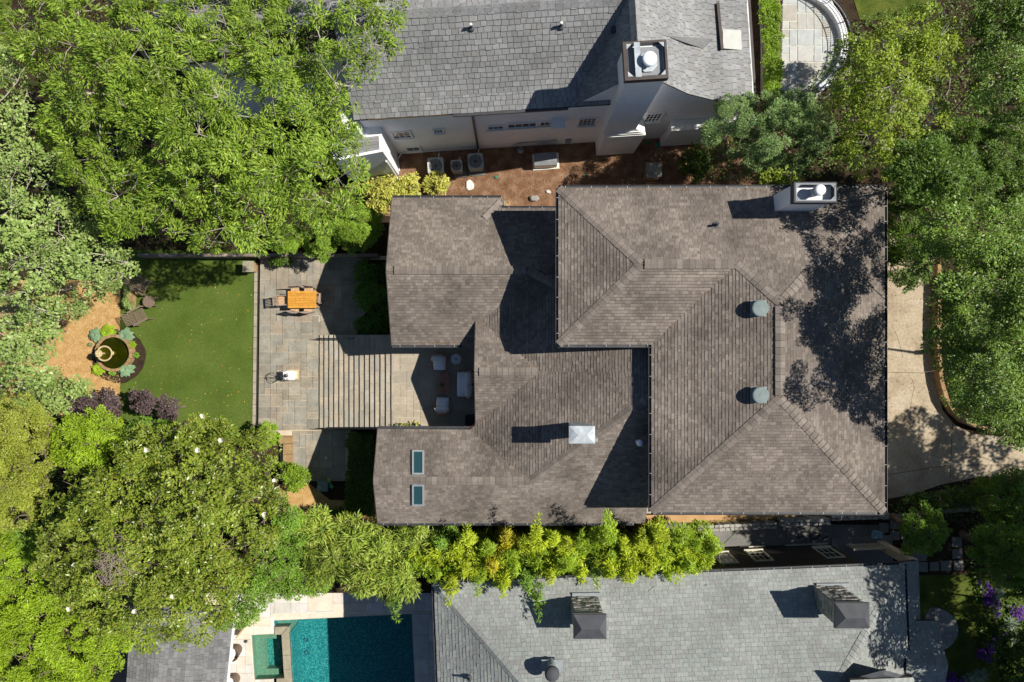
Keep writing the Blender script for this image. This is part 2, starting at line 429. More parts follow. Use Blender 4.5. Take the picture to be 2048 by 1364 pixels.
_cap = {}
def ridge_caps(parent, p, q, slope, mat, l=.25, w=.34, name='ridge_cap', lift=.03, box=False):
    p, q = Vector(p), Vector(q); d = q - p; L = d.length; n = max(1, int(L / l)); l = L / n
    key = (round(slope, 2), round(l, 3), w, mat.name, box)
    if key not in _cap:
        h = w / 2; dz = -h * slope; t = .022; ll = l * .95
        vs = []
        for x, up in ((0, .0), (ll, .016)):
            vs += [(x, -h, dz + up), (x, 0, up), (x, h, dz + up), (x, h, dz + up - t - (.06 if box else .02)), (x, 0, up - t), (x, -h, dz + up - t - (.06 if box else .02))]
        fs = [(0, 1, 7, 6), (1, 2, 8, 7), (2, 3, 9, 8), (5, 0, 6, 11), (1, 0, 5, 4), (2, 1, 4, 3), (6, 7, 10, 11), (7, 8, 9, 10)]
        fs = [tuple(reversed(f)) for f in fs]
        me = bpy.data.meshes.new(name); me.from_pydata(vs, [], fs); me.materials.append(mat); _cap[key] = me
    X = d.normalized(); Y = Vector((0, 0, 1)).cross(X).normalized(); Z = X.cross(Y)
    for i in range(n):
        m = Matrix((X, Y, Z)).transposed().to_4x4()
        m = m @ Matrix.Rotation((RND.random() - .5) * .03, 4, 'Z'); m.translation = p + X * (i * l) + Vector((0, 0, lift))
        shared(name, _cap[key], parent, m)

def gutter(parent, p, q, out, clips=True, w=.11, name='gutter'):
    """half-open gutter along an eave, with pale hanger clips joined into it as one clip part"""
    p, q = Vector(p), Vector(q); o = Vector(out).normalized()
    b = MB(); z = Vector((0, 0, 1))
    def ln(a, c, wd_, h): b.bar(p + a, q + a, wd_, h)
    ln(o * (w * .5) - z * .085, 0, w, .012); ln(o * w - z * .04, 0, .016, .10); ln(o * .006 - z * .04, 0, .012, .10)
    g = b.build(name, m_gutter, parent)
    if clips:
        c = MB(); L = (q - p).length; n = int(L / .8); d = (q - p).normalized()
        for i in range(n + 1):
            x = p + d * min(L, (i + .3 + RND.random() * .4) * .8)
            c.bar(x + o * .0 + z * .016, x + o * (w * .75) + z * .012, .011, .006)
        c.build('gutter_clips', m_clip, g, kind='stuff')
    return g

# ------------------------------------------------------------------ foliage
def leaf_mesh(name, P, D, Nn, Ln, Wd, mat, parent, fold=.12):
    """P base points, D leaf directions, Nn leaf normals, Ln lengths, Wd widths -> one mesh of folded leaves"""
    n = len(P)
    D = D / np.maximum(1e-6, np.linalg.norm(D, axis=1))[:, None]
    Nn = Nn - D * np.sum(Nn * D, axis=1)[:, None]
    Nn = Nn / np.maximum(1e-6, np.linalg.norm(Nn, axis=1))[:, None]
    Sd = np.cross(D, Nn)
    V = np.empty((n, 4, 3), np.float32)
    V[:, 0] = P; V[:, 2] = P + D * Ln[:, None] - Nn * (Ln * .10)[:, None]
    mid = P + D * (Ln * .45)[:, None] + Nn * (Wd * fold)[:, None]
    V[:, 1] = mid + Sd * (Wd * .5)[:, None]; V[:, 3] = mid - Sd * (Wd * .5)[:, None]
    o0 = np.array(ORG[parent]) if parent is not None else P.mean(axis=0)
    V -= o0
    me = bpy.data.meshes.new(name)
    me.vertices.add(n * 4); me.vertices.foreach_set('co', V.reshape(-1))
    me.loops.add(n * 4); me.loops.foreach_set('vertex_index', np.arange(n * 4, dtype=np.int32))
    me.polygons.add(n); me.polygons.foreach_set('loop_start', np.arange(0, n * 4, 4, dtype=np.int32))
    me.polygons.foreach_set('loop_total', np.full(n, 4, np.int32))
    me.materials.append(mat); me.update(calc_edges=True)
    o = bpy.data.objects.new(name, me); ORG[o] = Vector(o0)
    if parent is None: o.location = o0
    link(o, parent); return o

def runit(n):
    v = NPR.normal(size=(n, 3)); return v / np.linalg.norm(v, axis=1)[:, None]

#            L    width ratio  spray radius  radial  flatness  leaf layers per spray
SPEC = {
 'pecan':      (.165, .27, .32, .8, .3, 1.0),
 'sycamore':   (.13, .66, .40, .5, .3, .95),
 'feather':    (.09, .30, .26, .9, .2, 1.5),
 'variegated': (.15, .42, .22, 1.2, .5, 1.3),
 'magnolia':   (.14, .42, .26, 1.3, .3, 1.15),
 'olive':      (.09, .42, .34, .6, .2, 1.2),
 'lime':       (.12, .34, .36, .9, .3, 1.25),
 'mid':        (.10, .42, .34, .7, .2, 1.25),
 'purple':     (.10, .55, .28, .6, .2, 1.3),
 'bamboo':     (.30, .15, .36, 1.1, .3, 1.25),
 'conifer':    (.11, .24, .34, 1.2, .5, 1.5),
 'yellowgreen': (.12, .48, .36, .7, .3, 1.1),
 'dark':       (.12, .46, .40, .7, .3, 1.2),
 'oak':        (.105, .46, .42, .7, .4, 1.15),
 'hedge':      (.10, .50, .26, .7, .2, 1.5),
 'plume':      (.17, .22, .20, .8, .2, 1.35),
 'fern':       (.16, .30, .34, 1.2, .4, 1.1),
}

def in_poly(x, y, poly):
    c = False; n = len(poly)
    for i in range(n):
        x1, y1 = poly[i]; x2, y2 = poly[i - 1]
        if (y1 > y) != (y2 > y) and x < (x2 - x1) * (y - y1) / (y2 - y1) + x1: c = not c
    return c

def edge_dist(x, y, poly):
    m = 1e9
    for i in range(len(poly)):
        x1, y1 = poly[i]; x2, y2 = poly[i - 1]; dx, dy = x2 - x1, y2 - y1
        t = max(0, min(1, ((x - x1) * dx + (y - y1) * dy) / (dx * dx + dy * dy + 1e-9)))
        m = min(m, math.hypot(x - x1 - dx * t, y - y1 - dy * t))
    return m

def crown_from_lobes(lobes, sp, parent, dens=1., name='crown', wind=(0, 0, 0), mat=None, scale=1., cov=.68):
    """leaves gathered in flat sprays that sit on the lobes at uneven depth, gaps left between the sprays"""
    L, wr, sr, al, flat, lpc = SPEC[sp]
    L *= scale; sr *= scale
    C = []; Dr = []; Rs = []
    for (x, y, z, r) in lobes:
        s_ = min(sr, r * .7)
        n = max(4, int(cov * 2.3 * r * r / (s_ * s_)))
        d = runit(n); fl = (d[:, 2] < -.1) & (NPR.rand(n) < .85); d[fl, 2] *= -1
        rad = NPR.uniform(.72, 1.18, n); inner = NPR.rand(n) < .30; rad[inner] *= NPR.uniform(.4, .8, inner.sum())
        C.append(np.array([x, y, z]) + d * (rad * r)[:, None] * np.array([1, 1, .85])); Dr.append(d); Rs.append(s_ * (.45 + 1.1 * NPR.rand(n) ** 1.3))
    C = np.concatenate(C); Dr = np.concatenate(Dr); Rs = np.concatenate(Rs)
    nl = np.maximum(4, (dens * lpc * Rs ** 2 * math.pi / (L * L * wr * .55)).astype(int))
    k = np.repeat(np.arange(len(C)), nl); n = len(k)
    Ns = Dr * .55 + np.array([0, 0, .75]) + runit(len(C)) * .35 * (1 - flat) + np.array([.12, 0, 0])
    Ns /= np.linalg.norm(Ns, axis=1)[:, None]
    T1 = np.cross(Ns, np.tile([0.3, 1, 0.1], (len(C), 1))); T1 /= np.linalg.norm(T1, axis=1)[:, None]; T2 = np.cross(Ns, T1)
    a = NPR.uniform(0, 2 * math.pi, n); rho = np.sqrt(NPR.rand(n))
    rd = T1[k] * np.cos(a)[:, None] + T2[k] * np.sin(a)[:, None]
    P = C[k] + rd * (rho * Rs[k])[:, None] * .85 + Ns[k] * (Rs[k] * (NPR.normal(size=n) * .16 * (1.3 - flat) - .30 * rho ** 2))[:, None]
    axis = Dr.copy(); axis[:, 2] *= .25
    ad = NPR.uniform(0, 2 * math.pi, len(C)); ax2 = T1 * np.cos(ad)[:, None] + T2 * np.sin(ad)[:, None]     # every spray points its own way
    D = rd * al * .55 + ax2[k] * .55 + axis[k] * .55 + runit(n) * .5 + np.array(wind)
    Nn = Ns[k] + runit(n) * .55
    Ln = L * NPR.uniform(.5, 1.3, n) * NPR.uniform(.75, 1.15, len(C))[k]; Wd = Ln * wr * NPR.uniform(.75, 1.25, n)
    return leaf_mesh(name, P.astype(np.float32), D, Nn, Ln, Wd, mat or lm[sp], parent)

def make_lobes(poly, zt, zb, lr, rng, tight=.70, zmap=0.):
    xs = [p[0] for p in poly]; ys = [p[1] for p in poly]
    span = min(max(xs) - min(xs), max(ys) - min(ys))
    lobes = []; flat = []; tries = 0
    while tries < 4200:
        tries += 1
        x = rng.uniform(min(xs), max(xs)); y = rng.uniform(min(ys), max(ys))
        if not in_poly(x, y, poly): continue
        r = lr * rng.uniform(.62, 1.22)
        e = edge_dist(x, y, poly)
        if e < r * .66:
            r = max(lr * .36, e * 1.35)
            if e < r * .62: continue
        if any((x - q[0]) ** 2 + (y - q[1]) ** 2 < (tight * (r + q[2]) * .62) ** 2 for q in flat): continue
        t = min(1., e / (.36 * span + .01))
        z = zb + (zt - zb) * (.38 + .62 * math.sqrt(t)) - r * .8 + rng.uniform(-.16, .14) * (zt - zb)
        z = max(z, r * .5); f = (CAM_H - z) / (CAM_H - zmap)        # keep the outline as seen from above
        lobes.append((x * f, y * f, z, r)); flat.append((x, y, r))
    return lobes

def limbs(parent, base, lobes, mat, r0, rng, twigs=3, name='trunk'):
    b = MB(); base = Vector(base)
    cx = sum(q[0] for q in lobes) / len(lobes); cy = sum(q[1] for q in lobes) / len(lobes)
    zmin = min(q[2] for q in lobes); zf = max(.3, zmin * .55)
    fork = Vector((base.x + (cx - base.x) * .25, base.y + (cy - base.y) * .25, zf))
    b.tube([base, base.lerp(fork, .5) + Vector((rng.uniform(-.1, .1), rng.uniform(-.1, .1), 0)), fork], [r0 * 1.25, r0, r0 * .8], 9)
    nodes = [(fork, 0.)]                                   # each limb leaves the nearest one that is closer to the fork
    for q in sorted(lobes, key=lambda q: (Vector(q[:3]) - fork).length):
        c = Vector(q[:3]); s0, pl = min(nodes, key=lambda nn: (nn[0] - c).length + nn[1] * .35)
        ln = (c - s0).length; nodes.append((c, pl + ln))
        m = s0.lerp(c, .5) + Vector((rng.uniform(-1, 1), rng.uniform(-1, 1), rng.uniform(-.3, .6))) * ln * .13
        rr = max(.022, r0 * .46 * math.exp(-pl * .30)); r1 = max(.018, r0 * .46 * math.exp(-(pl + ln) * .30))
        b.tube([s0, m, c], [rr, (rr + r1) / 2, r1], 5)
        for i in range(twigs):
            a = rng.uniform(0, 6.283); el = rng.uniform(.05, .8)
            t = c + Vector((math.cos(a) * math.cos(el), math.sin(a) * math.cos(el), math.sin(el))) * q[3] * rng.uniform(.8, 1.1)
            mm = c.lerp(t, .5) + Vector((rng.uniform(-.12, .12), rng.uniform(-.12, .12), .08)) * q[3]
            b.tube([c, mm, t], [r1 * .7, r1 * .45, .005], 4)
    return b.build(name, mat, parent)

def tree(name, label, cat, pts, zt, zb, sp, lr=1., trunk=None, dens=1., r0=.16, seed=1, bark=None, group=None, twigs=3, wind=(0, 0, 0), ground=0., tight=.68, mat=None, scale=1., cov=.68):
    rng = random.Random(seed)
    zmap = zb + (zt - zb) * .7
    poly = pxpoly(pts, zmap)
    lobes = make_lobes(poly, zt, zb, lr, rng, tight, zmap)
    if not lobes:
        cx = sum(p[0] for p in poly) / len(poly); cy = sum(p[1] for p in poly) / len(poly); lobes = [(cx, cy, zb, lr)]
    if trunk: t = W(trunk[0], trunk[1], ground)
    else: t = Vector((sum(q[0] for q in lobes) / len(lobes), sum(q[1] for q in lobes) / len(lobes), ground))
    root = thing(name, label, cat, t, group)
    limbs(root, t, lobes, bark or m_bark, r0, rng, twigs)
    crown_from_lobes(lobes, sp, root, dens, wind=wind, mat=mat, scale=scale, cov=cov)
    return root

def circ(cx, cy, r, n=12, sq=1., jit=.15, seed=0):
    g = random.Random(seed)
    return [(cx + r * (1 + g.uniform(-jit, jit)) * math.cos(6.2832 * i / n), cy + r * sq * (1 + g.uniform(-jit, jit)) * math.sin(6.2832 * i / n)) for i in range(n)]
#STRUCTURE

# ------------------------------------------------------------------ ground with the sunken pool terrace
LOW = -2.5
hx0, hx1 = W(150, 0, 0).x, W(905, 0, 0).x
hy1, hy0 = W(0, 1186, 0).y, -30.0
g = MB()
Rg = 420.0
for (x0, y0, x1, y1) in ((-Rg, hy1, Rg, Rg), (-Rg, -Rg, hx0, hy1), (hx1, -Rg, Rg, hy1), (hx0, -Rg, hx1, hy0)):
    g.add([(x0, y0, 0), (x1, y0, 0), (x1, y1, 0), (x0, y1, 0)], [(0, 1, 2, 3)])
for a, b_ in (((hx0, hy0), (hx0, hy1)), ((hx0, hy1), (hx1, hy1)), ((hx1, hy1), (hx1, hy0)), ((hx1, hy0), (hx0, hy0))):
    g.add([(*a, 0), (*b_, 0), (*b_, LOW - 2.6), (*a, LOW - 2.6)], [(0, 1, 2, 3)])
o = g.build('ground', m_soil); o['kind'] = 'structure'

sheet('mulch_yard', [(735, 300), (800, 296), (1200, 272), (1560, 262), (1620, 380), (1620, 470), (1120, 470), (760, 430), (700, 380)], .004, m_clay)
# garden: tan mulch area, lawn, patio
sheet('mulch_path', [(20, 560), (242, 560), (242, 830), (60, 830), (-60, 760)], .006, m_gold)
sheet('lawn', [(241, 500), (512, 500), (507, 880), (239, 880)], .014, m_turf)
sheet('mulch_bed', circ(237, 712, 54, 40, jit=.03), .022, m_soil)
sheet('mulch_strip', [(560, 1030), (740, 1036), (760, 1044), (740, 1048), (560, 1048)], .012, m_gold)
sheet('tan_mulch_bed', [(556, 968), (620, 968), (660, 1000), (760, 1000), (760, 1050), (556, 1050)], .008, m_gold)
# thousands of mulch chips, nobody could count them
cb = MB()
g_ = random.Random(3)
for i in range(7000):
    x, y = g_.uniform(90, 241), g_.uniform(565, 805)
    if (x - 225) ** 2 + (y - 707) ** 2 < 38 ** 2: continue
    p = W(x, y, .012 + g_.random() * .02); a = g_.uniform(0, 6.28); l = g_.uniform(.02, .055); w_ = l * .35
    dx, dy = math.cos(a), math.sin(a)
    cb.add([(p.x - dx * l, p.y - dy * l, p.z), (p.x + dy * w_, p.y - dx * w_, p.z + .008), (p.x + dx * l, p.y + dy * l, p.z), (p.x - dy * w_, p.y + dx * w_, p.z + .004)], [(0, 1, 2, 3)])
cb.build('mulch_chips', m_chip, kind='stuff')
# litter on the clay yard
cb = MB()
for i in range(5000):
    x, y = g_.uniform(740, 1560), g_.uniform(290, 420)
    p = W(x, y, .01 + g_.random() * .015); a = g_.uniform(0, 6.28); l = g_.uniform(.015, .05); w_ = l * .4
    dx, dy = math.cos(a), math.sin(a)
    cb.add([(p.x - dx * l, p.y - dy * l, p.z), (p.x + dy * w_, p.y - dx * w_, p.z + .01), (p.x + dx * l, p.y + dy * l, p.z), (p.x - dy * w_, p.y + dx * w_, p.z + .004)], [(0, 1, 2, 3)])
cb.build('leaf_litter', M('leaf_litter', [(.15, .07, .035), (.25, .14, .075), (.34, .22, .13), (.12, .08, .05)], island=True, rough=1, spec=.05), kind='stuff')
# fallen leaves on the lawn
cb = MB()
for i in range(110):
    x, y = g_.uniform(250, 505), g_.uniform(560, 850)
    p = W(x, y, .022); a = g_.uniform(0, 6.28); l = g_.uniform(.015, .055); w_ = l * .4
    dx, dy = math.cos(a), math.sin(a)
    cb.add([(p.x - dx * l, p.y - dy * l, p.z), (p.x + dy * w_, p.y - dx * w_, p.z + .02), (p.x + dx * l, p.y + dy * l, p.z), (p.x - dy * w_, p.y + dx * w_, p.z + .006)], [(0, 1, 2, 3)])
cb.build('fallen_leaves', m_yellow, kind='stuff')

def stones(parent, mat, poly, z, h, cell, seed, gap=.018, name='paver', rot=0., shapes=((1, 1), (2, 1), (1, 2), (2, 2), (3, 2), (2, 3), (2, 1), (2, 2)), clipit=True, jit=.006):
    """random ashlar paving: each stone its own object"""
    rng = random.Random(seed)
    ca, sa = math.cos(-rot), math.sin(-rot)
    loc = [(x * ca - y * sa, x * sa + y * ca) for x, y in poly]
    ar = sum(loc[i][0] * loc[(i + 1) % len(loc)][1] - loc[(i + 1) % len(loc)][0] * loc[i][1] for i in range(len(loc)))
    if ar < 0: loc = loc[::-1]
    x0 = min(p[0] for p in loc); x1 = max(p[0] for p in loc); y0 = min(p[1] for p in loc); y1 = max(p[1] for p in loc)
    nx, ny = int(math.ceil((x1 - x0) / cell)), int(math.ceil((y1 - y0) / cell))
    used = [[False] * ny for _ in range(nx)]
    cb_, sb_ = math.cos(rot), math.sin(rot)
    for j in range(ny):
        for i in range(nx):
            if used[i][j]: continue
            sh = list(shapes); rng.shuffle(sh); sh.append((1, 1))
            for w, hh in sh:
                if i + w <= nx and j + hh <= ny and not any(used[a][b] for a in range(i, i + w) for b in range(j, j + hh)): break
            for a in range(i, i + w):
                for b in range(j, j + hh): used[a][b] = True
            g2 = gap / 2
            q = [(x0 + i * cell + g2, y0 + j * cell + g2), (x0 + (i + w) * cell - g2, y0 + j * cell + g2), (x0 + (i + w) * cell - g2, y0 + (j + hh) * cell - g2), (x0 + i * cell + g2, y0 + (j + hh) * cell - g2)]
            q = [(a + rng.uniform(-jit, jit), b + rng.uniform(-jit, jit)) for a, b in q]
            c = clip(q, loc) if clipit else q
            if len(c) < 3: continue
            area = abs(sum(c[k][0] * c[(k + 1) % len(c)][1] - c[(k + 1) % len(c)][0] * c[k][1] for k in range(len(c)))) / 2
            if area < .008: continue
            zt = z + rng.uniform(-.004, .006)
            MB().prism([(a * cb_ - b * sb_, a * sb_ + b * cb_) for a, b in c], zt - h, zt).build(name, mat, parent)

# lower patio (0.15 above the lawn), its edge coping, and stones
PZ = .15
patio = sheet('patio', [(520.5, 512), (782, 512), (782, 672), (640, 672), (640, 858), (700, 858), (700, 962), (560, 962), (560, 866), (516.5, 862)], PZ - .03, m_joint, thick=.12)
stones(patio, m_paver, pxpoly([(520.5, 513), (640, 513), (638, 859), (516.5, 862)], PZ), PZ, .03, .31, 11)
stones(patio, m_paver, pxpoly([(640, 513), (742, 513), (742, 670), (640, 670)], PZ), PZ, .03, .37, 12)
stones(patio, m_paver, pxpoly([(585, 862), (690, 860), (690, 962), (585, 962)], PZ), PZ, .03, .34, 13)
cp = sheet('patio_edge_shadow', [(508, 540), (520.5, 540), (516.5, 855), (504, 855)], .03, m_deck, thick=.04)  # dark base colour imitates the patio edge's shadow beside the coping stones
for i in range(14):
    a, b_ = 541 + i * 22.4, 541 + (i + 1) * 22.4 - .8
    MB().prism(pxpoly([(508.5 - (a - 540) * .0127, a), (515 - (a - 540) * .0127, a), (515 - (b_ - 540) * .0127, b_), (508.5 - (b_ - 540) * .0127, b_)], .06), .045, .06 + g_.uniform(-.003, .004)).build('coping_stone', m_coping, cp)
# upper courtyard
CZ = PZ + 1.5
court = sheet('courtyard', [(785, 660), (985, 660), (985, 868), (785, 868)], CZ - .02, m_joint, thick=CZ - .02)
stones(court, m_court, pxpoly([(786.5, 690), (960, 690), (960, 862), (786.5, 862)], CZ), CZ, .02, .33, 14)

# broad flight of low stone steps
xs_ = [639.3, 648.8, 658.6, 668.6, 678.7, 689, 699, 709.2, 719.6, 730, 740.2, 750.6, 761, 772, 783]
steps = thing('stone_steps', 'broad flight of low tan stone steps up to the courtyard', 'steps', W(711, 765, PZ))
for k in range(15):
    z1 = PZ + .1 * (k + 1)
    xa = W(xs_[k], 0, z1).x; xb = W(xs_[k + 1], 0, z1).x if k < 14 else W(786, 0, z1).x
    ya, yb = W(0, 858, z1).y, W(0, 669.5, z1).y
    st = MB().box(xa + .03, ya, PZ - .02, xb + .05, yb, z1 - .035).build('step', m_concgrey, steps)
    tb = MB(); y = ya
    while y < yb - .05:
        l = min(g_.choice([.45, .6, .75, .9]), yb - y)
        if yb - y - l < .25: l = yb - y
        MB().box(xa + g_.uniform(-.004, .006), y + .005, z1 - .035, xb + .045, y + l - .005, z1 + g_.uniform(-.003, .003)).build('tread_stone', m_court, st); y += l
for (py, xa_, xb_, nm) in ((676.5, 636, 700, 'black iron handrail with pale top along the shaded side of the steps'), (858.5, 636, 752, 'black iron handrail along the edge of the steps beside the skylight wing')):
    h = thing('handrail', nm, 'handrail', W(xa_, py, PZ), 'handrails of the stone steps')
    za, zb_ = PZ + .62, PZ + .62 + 1.5 * (xb_ - 639) / 147
    A, B = W(xa_ + 2, py, za), W(xb_ + 2, py, zb_)
    rb = MB(); rb.tube([A + Vector((-.16, 0, -.05)), A, B, B + Vector((.1, 0, 0))], .018, 6); rb.build('top_rail', m_blackmetal, h)
    A2, B2 = A - Vector((0, 0, .5)), B - Vector((0, 0, .5))
    MB().tube([A2, B2], .012, 5).build('bottom_rail', m_blackmetal, h)
    nb = int((B - A).length / .11)
    for i in range(nb + 1):
        t = i / nb; p = A.lerp(B, t); q = A2.lerp(B2, t)
        if i in (0, nb): MB().tube([p, (p.x, p.y, q.z - .14)], .018, 5).build('post', m_blackmetal, h)
        else: MB().tube([p, q], .007, 4).build('baluster', m_blackmetal, h)

# driveway with curb wall
drv = sheet('driveway', [(1760, 470), (1868, 500), (1872, 600), (1869, 700), (1872, 760), (1885, 820), (1910, 850), (1945, 868), (2100, 880), (2300, 890), (2300, 930), (2040, 950), (1950, 955), (1880, 970), (1820, 990), (1760, 1000)], .012, m_conc)
for pts in (([(1772, 745), (1868, 746)]), ([(1905, 845), (1900, 960)]), ([(1772, 950), (1900, 930), (2000, 930)])):
    b = MB()
    for a, c in zip(pts[:-1], pts[1:]): b.bar(W(*a, .0135), W(*c, .0135), .022, .004)
    b.build('control_joint', m_deck, drv)
for pts in ([(1823, 755), (1828, 775), (1822, 800), (1820, 835), (1826, 856), (1850, 890), (1866, 910), (1895, 925)], [(1820, 835), (1800, 842), (1775, 848)], [(1790, 660), (1800, 690), (1806, 715)]):
    b = MB()
    q = [W(x + g_.uniform(-1, 1), y + g_.uniform(-1, 1), .0135) for x, y in pts]
    for a, c in zip(q[:-1], q[1:]): b.bar(a, c, .012, .003)
    b.build('crack', m_deck, drv)
arc = [(1876, 520), (1877, 600), (1875, 660), (1877, 720), (1882, 765), (1892, 800), (1908, 826), (1930, 846), (1960, 858), (2000, 866)]
cw = thing('curb_wall', 'low curved stone wall edging the tan driveway', 'wall', W(1880, 700, 0))
for i in range(len(arc) - 1):
    a, c = W(*arc[i], .55), W(*arc[i + 1], .55); n = max(1, int((c - a).length / .42))
    for k in range(n):
        p, q = a.lerp(c, k / n), a.lerp(c, (k + 1) / n); d = (q - p).normalized(); p += d * .008; q -= d * .008; s_ = Vector((-d.y, d.x, 0))
        w_ = .19 + g_.uniform(-.02, .02)
        MB().prism([(p.x, p.y), (q.x, q.y), (q.x + s_.x * w_, q.y + s_.y * w_), (p.x + s_.x * w_, p.y + s_.y * w_)], .0, .52 + g_.uniform(-.02, .02)).build('stone', m_brownstone, cw)

# garden wall behind the lawn, pillar, low stone walls
gw = thing('garden_wall', 'low timber topped retaining wall along the shaded edge of the lawn', 'wall', W(520, 510, 0))
for i in range(12):
    a, b_ = 275 + i * 40, 275 + (i + 1) * 40 - .6
    MB().prism(pxpoly([(a, 507), (b_, 507), (b_, 513), (a, 513)], .8), 0, .8 + g_.uniform(-.008, .008)).build('cap_board', m_silverteak, gw)
pil = thing('stone_pillar', 'square stone pillar at the corner of the lawn', 'pillar', W(496, 533, 0))
MB().prism(pxpoly([(487, 524), (505, 524), (505, 542), (487, 542)], .7), 0, .7).build('shaft', m_brownstone, pil)
MB().prism(pxpoly([(485, 522), (507, 522), (507, 544), (485, 544)], .78), .7, .78).build('capstone', m_coping, pil)
bw = thing('bench_wall', 'low L-shaped brown stone seat wall beside the magnolia', 'wall', W(570, 910, 0))
def wall_run(parent, pts, z, zt, w, l, mat, name='stone'):
    for a, c in zip(pts[:-1], pts[1:]):
        a, c = W(*a, zt), W(*c, zt); n = max(1, int((c - a).length / l)); d = (c - a) / n; u = d.normalized(); s_ = Vector((-u.y, u.x, 0)) * w / 2
        for k in range(n):
            p, q = a + d * k + u * .006, a + d * (k + 1) - u * .006
            MB().prism([(p + s_)[:2], (p - s_)[:2], (q - s_)[:2], (q + s_)[:2]], z, zt + g_.uniform(-.012, .012)).build(name, mat, parent)
wall_run(bw, [(556, 880), (583, 880)], 0, .45, .36, .4, m_brownstone)
wall_run(bw, [(574.5, 888), (574.5, 952)], 0, .45, .42, .42, m_brownstone)

# ------------------------------------------------------------------ main house: high hipped block and lower gabled wings
house = thing('main_house', 'large house with brown shingle hip roofs in the middle', 'house', W(1440, 700, 0))
ZE, MS = 7.4, .262
x0, x1, x2 = W(1117, 0, ZE).x, W(1303, 0, ZE).x, W(1769, 0, ZE).x
yN, yS, yM = W(0, 376, ZE).y, W(0, 1024, ZE).y, W(0, 689, ZE).y
hw, hd = (x2 - x1) / 2, (yN - yM) / 2
cx, cy = (x1 + x2) / 2, (yN + yM) / 2
def hp(x, y, dz): return Vector((x, y, ZE + dz * MS))
aN, aS = hp(cx, yN - hw, hw), hp(cx, yS + hw, hw)
wA, wB = hp(x0 + hd, cy, hd), hp(x1 + hd, cy, hd)
c00, c0M, c1M, c1S, c2S, c2N = hp(x0, yN, 0), hp(x0, yM, 0), hp(x1, yM, 0), hp(x1, yS, 0), hp(x2, yS, 0), hp(x2, yN, 0)
c1N = hp(x1 + hd, yN, 0)
upper = [[c00, wA, wB, c1N], [c1N, wB, aN, c2N], [c00, c0M, wA], [c0M, c1M, wB, wA], [c1M, c1S, aS, aN, wB], [c2S, c2N, aN, aS], [c1S, c2S, aS]]
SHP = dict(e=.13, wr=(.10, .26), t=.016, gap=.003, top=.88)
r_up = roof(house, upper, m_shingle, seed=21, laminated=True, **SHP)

# lower roofs
SL, SLs, SLw = .42, .46, .36
YrN, YrC, YrS = W(0, 540, 5.4).y, W(0, 743, 5.4).y, W(0, 962, 5.25).y
Xa = W(779, 0, 4.6).x; Xr = W(950, 0, 5.0).x; Xs = W(750, 0, 4.9).x
Xc = W(1080, 0, 5.4).x
PW = lambda X: 5.4 + SLw * (X - Xc)
PWi = lambda z: Xc + (z - 5.4) / SLw
YN1, YN2 = W(0, 396, 3.95).y, W(0, 418, 4.1).y
zN = lambda Y: 5.4 - SL * abs(Y - YrN)
zC = lambda Y: 5.4 - SL * abs(Y - YrC)
zS = lambda Y: 5.25 - SLs * abs(Y - YrS)
zSu = lambda Y: 5.25 + SLs * (Y - YrS)
zNu = lambda Y: 5.4 + SL * (YrN - Y)
YSe = W(0, 690, 3.95).y; YSS = W(0, 1046, 4.3).y; YSN = W(0, 858, 4.3).y
Yv = .5 * (YrN + YrC); Yv2 = (5.25 + SLs * YrS - 5.4 + SL * YrC) / (SLs + SL)
if Yv2 > YSN: YSN = Yv2
Xv, Xv2 = PWi(zN(Yv)), PWi(zS(Yv2))
Xh, Xh2 = Xc, PWi(5.25)
Xn = W(1003, 0, 4).x; Xm = 6.0; XmU = 2.6
YhS = YrS + (PW(Xm) - 5.25) / SLs
YhN = YrN - (PW(XmU) - 5.4) / SL
P3 = lambda X, Y, z: Vector((X, Y, z))
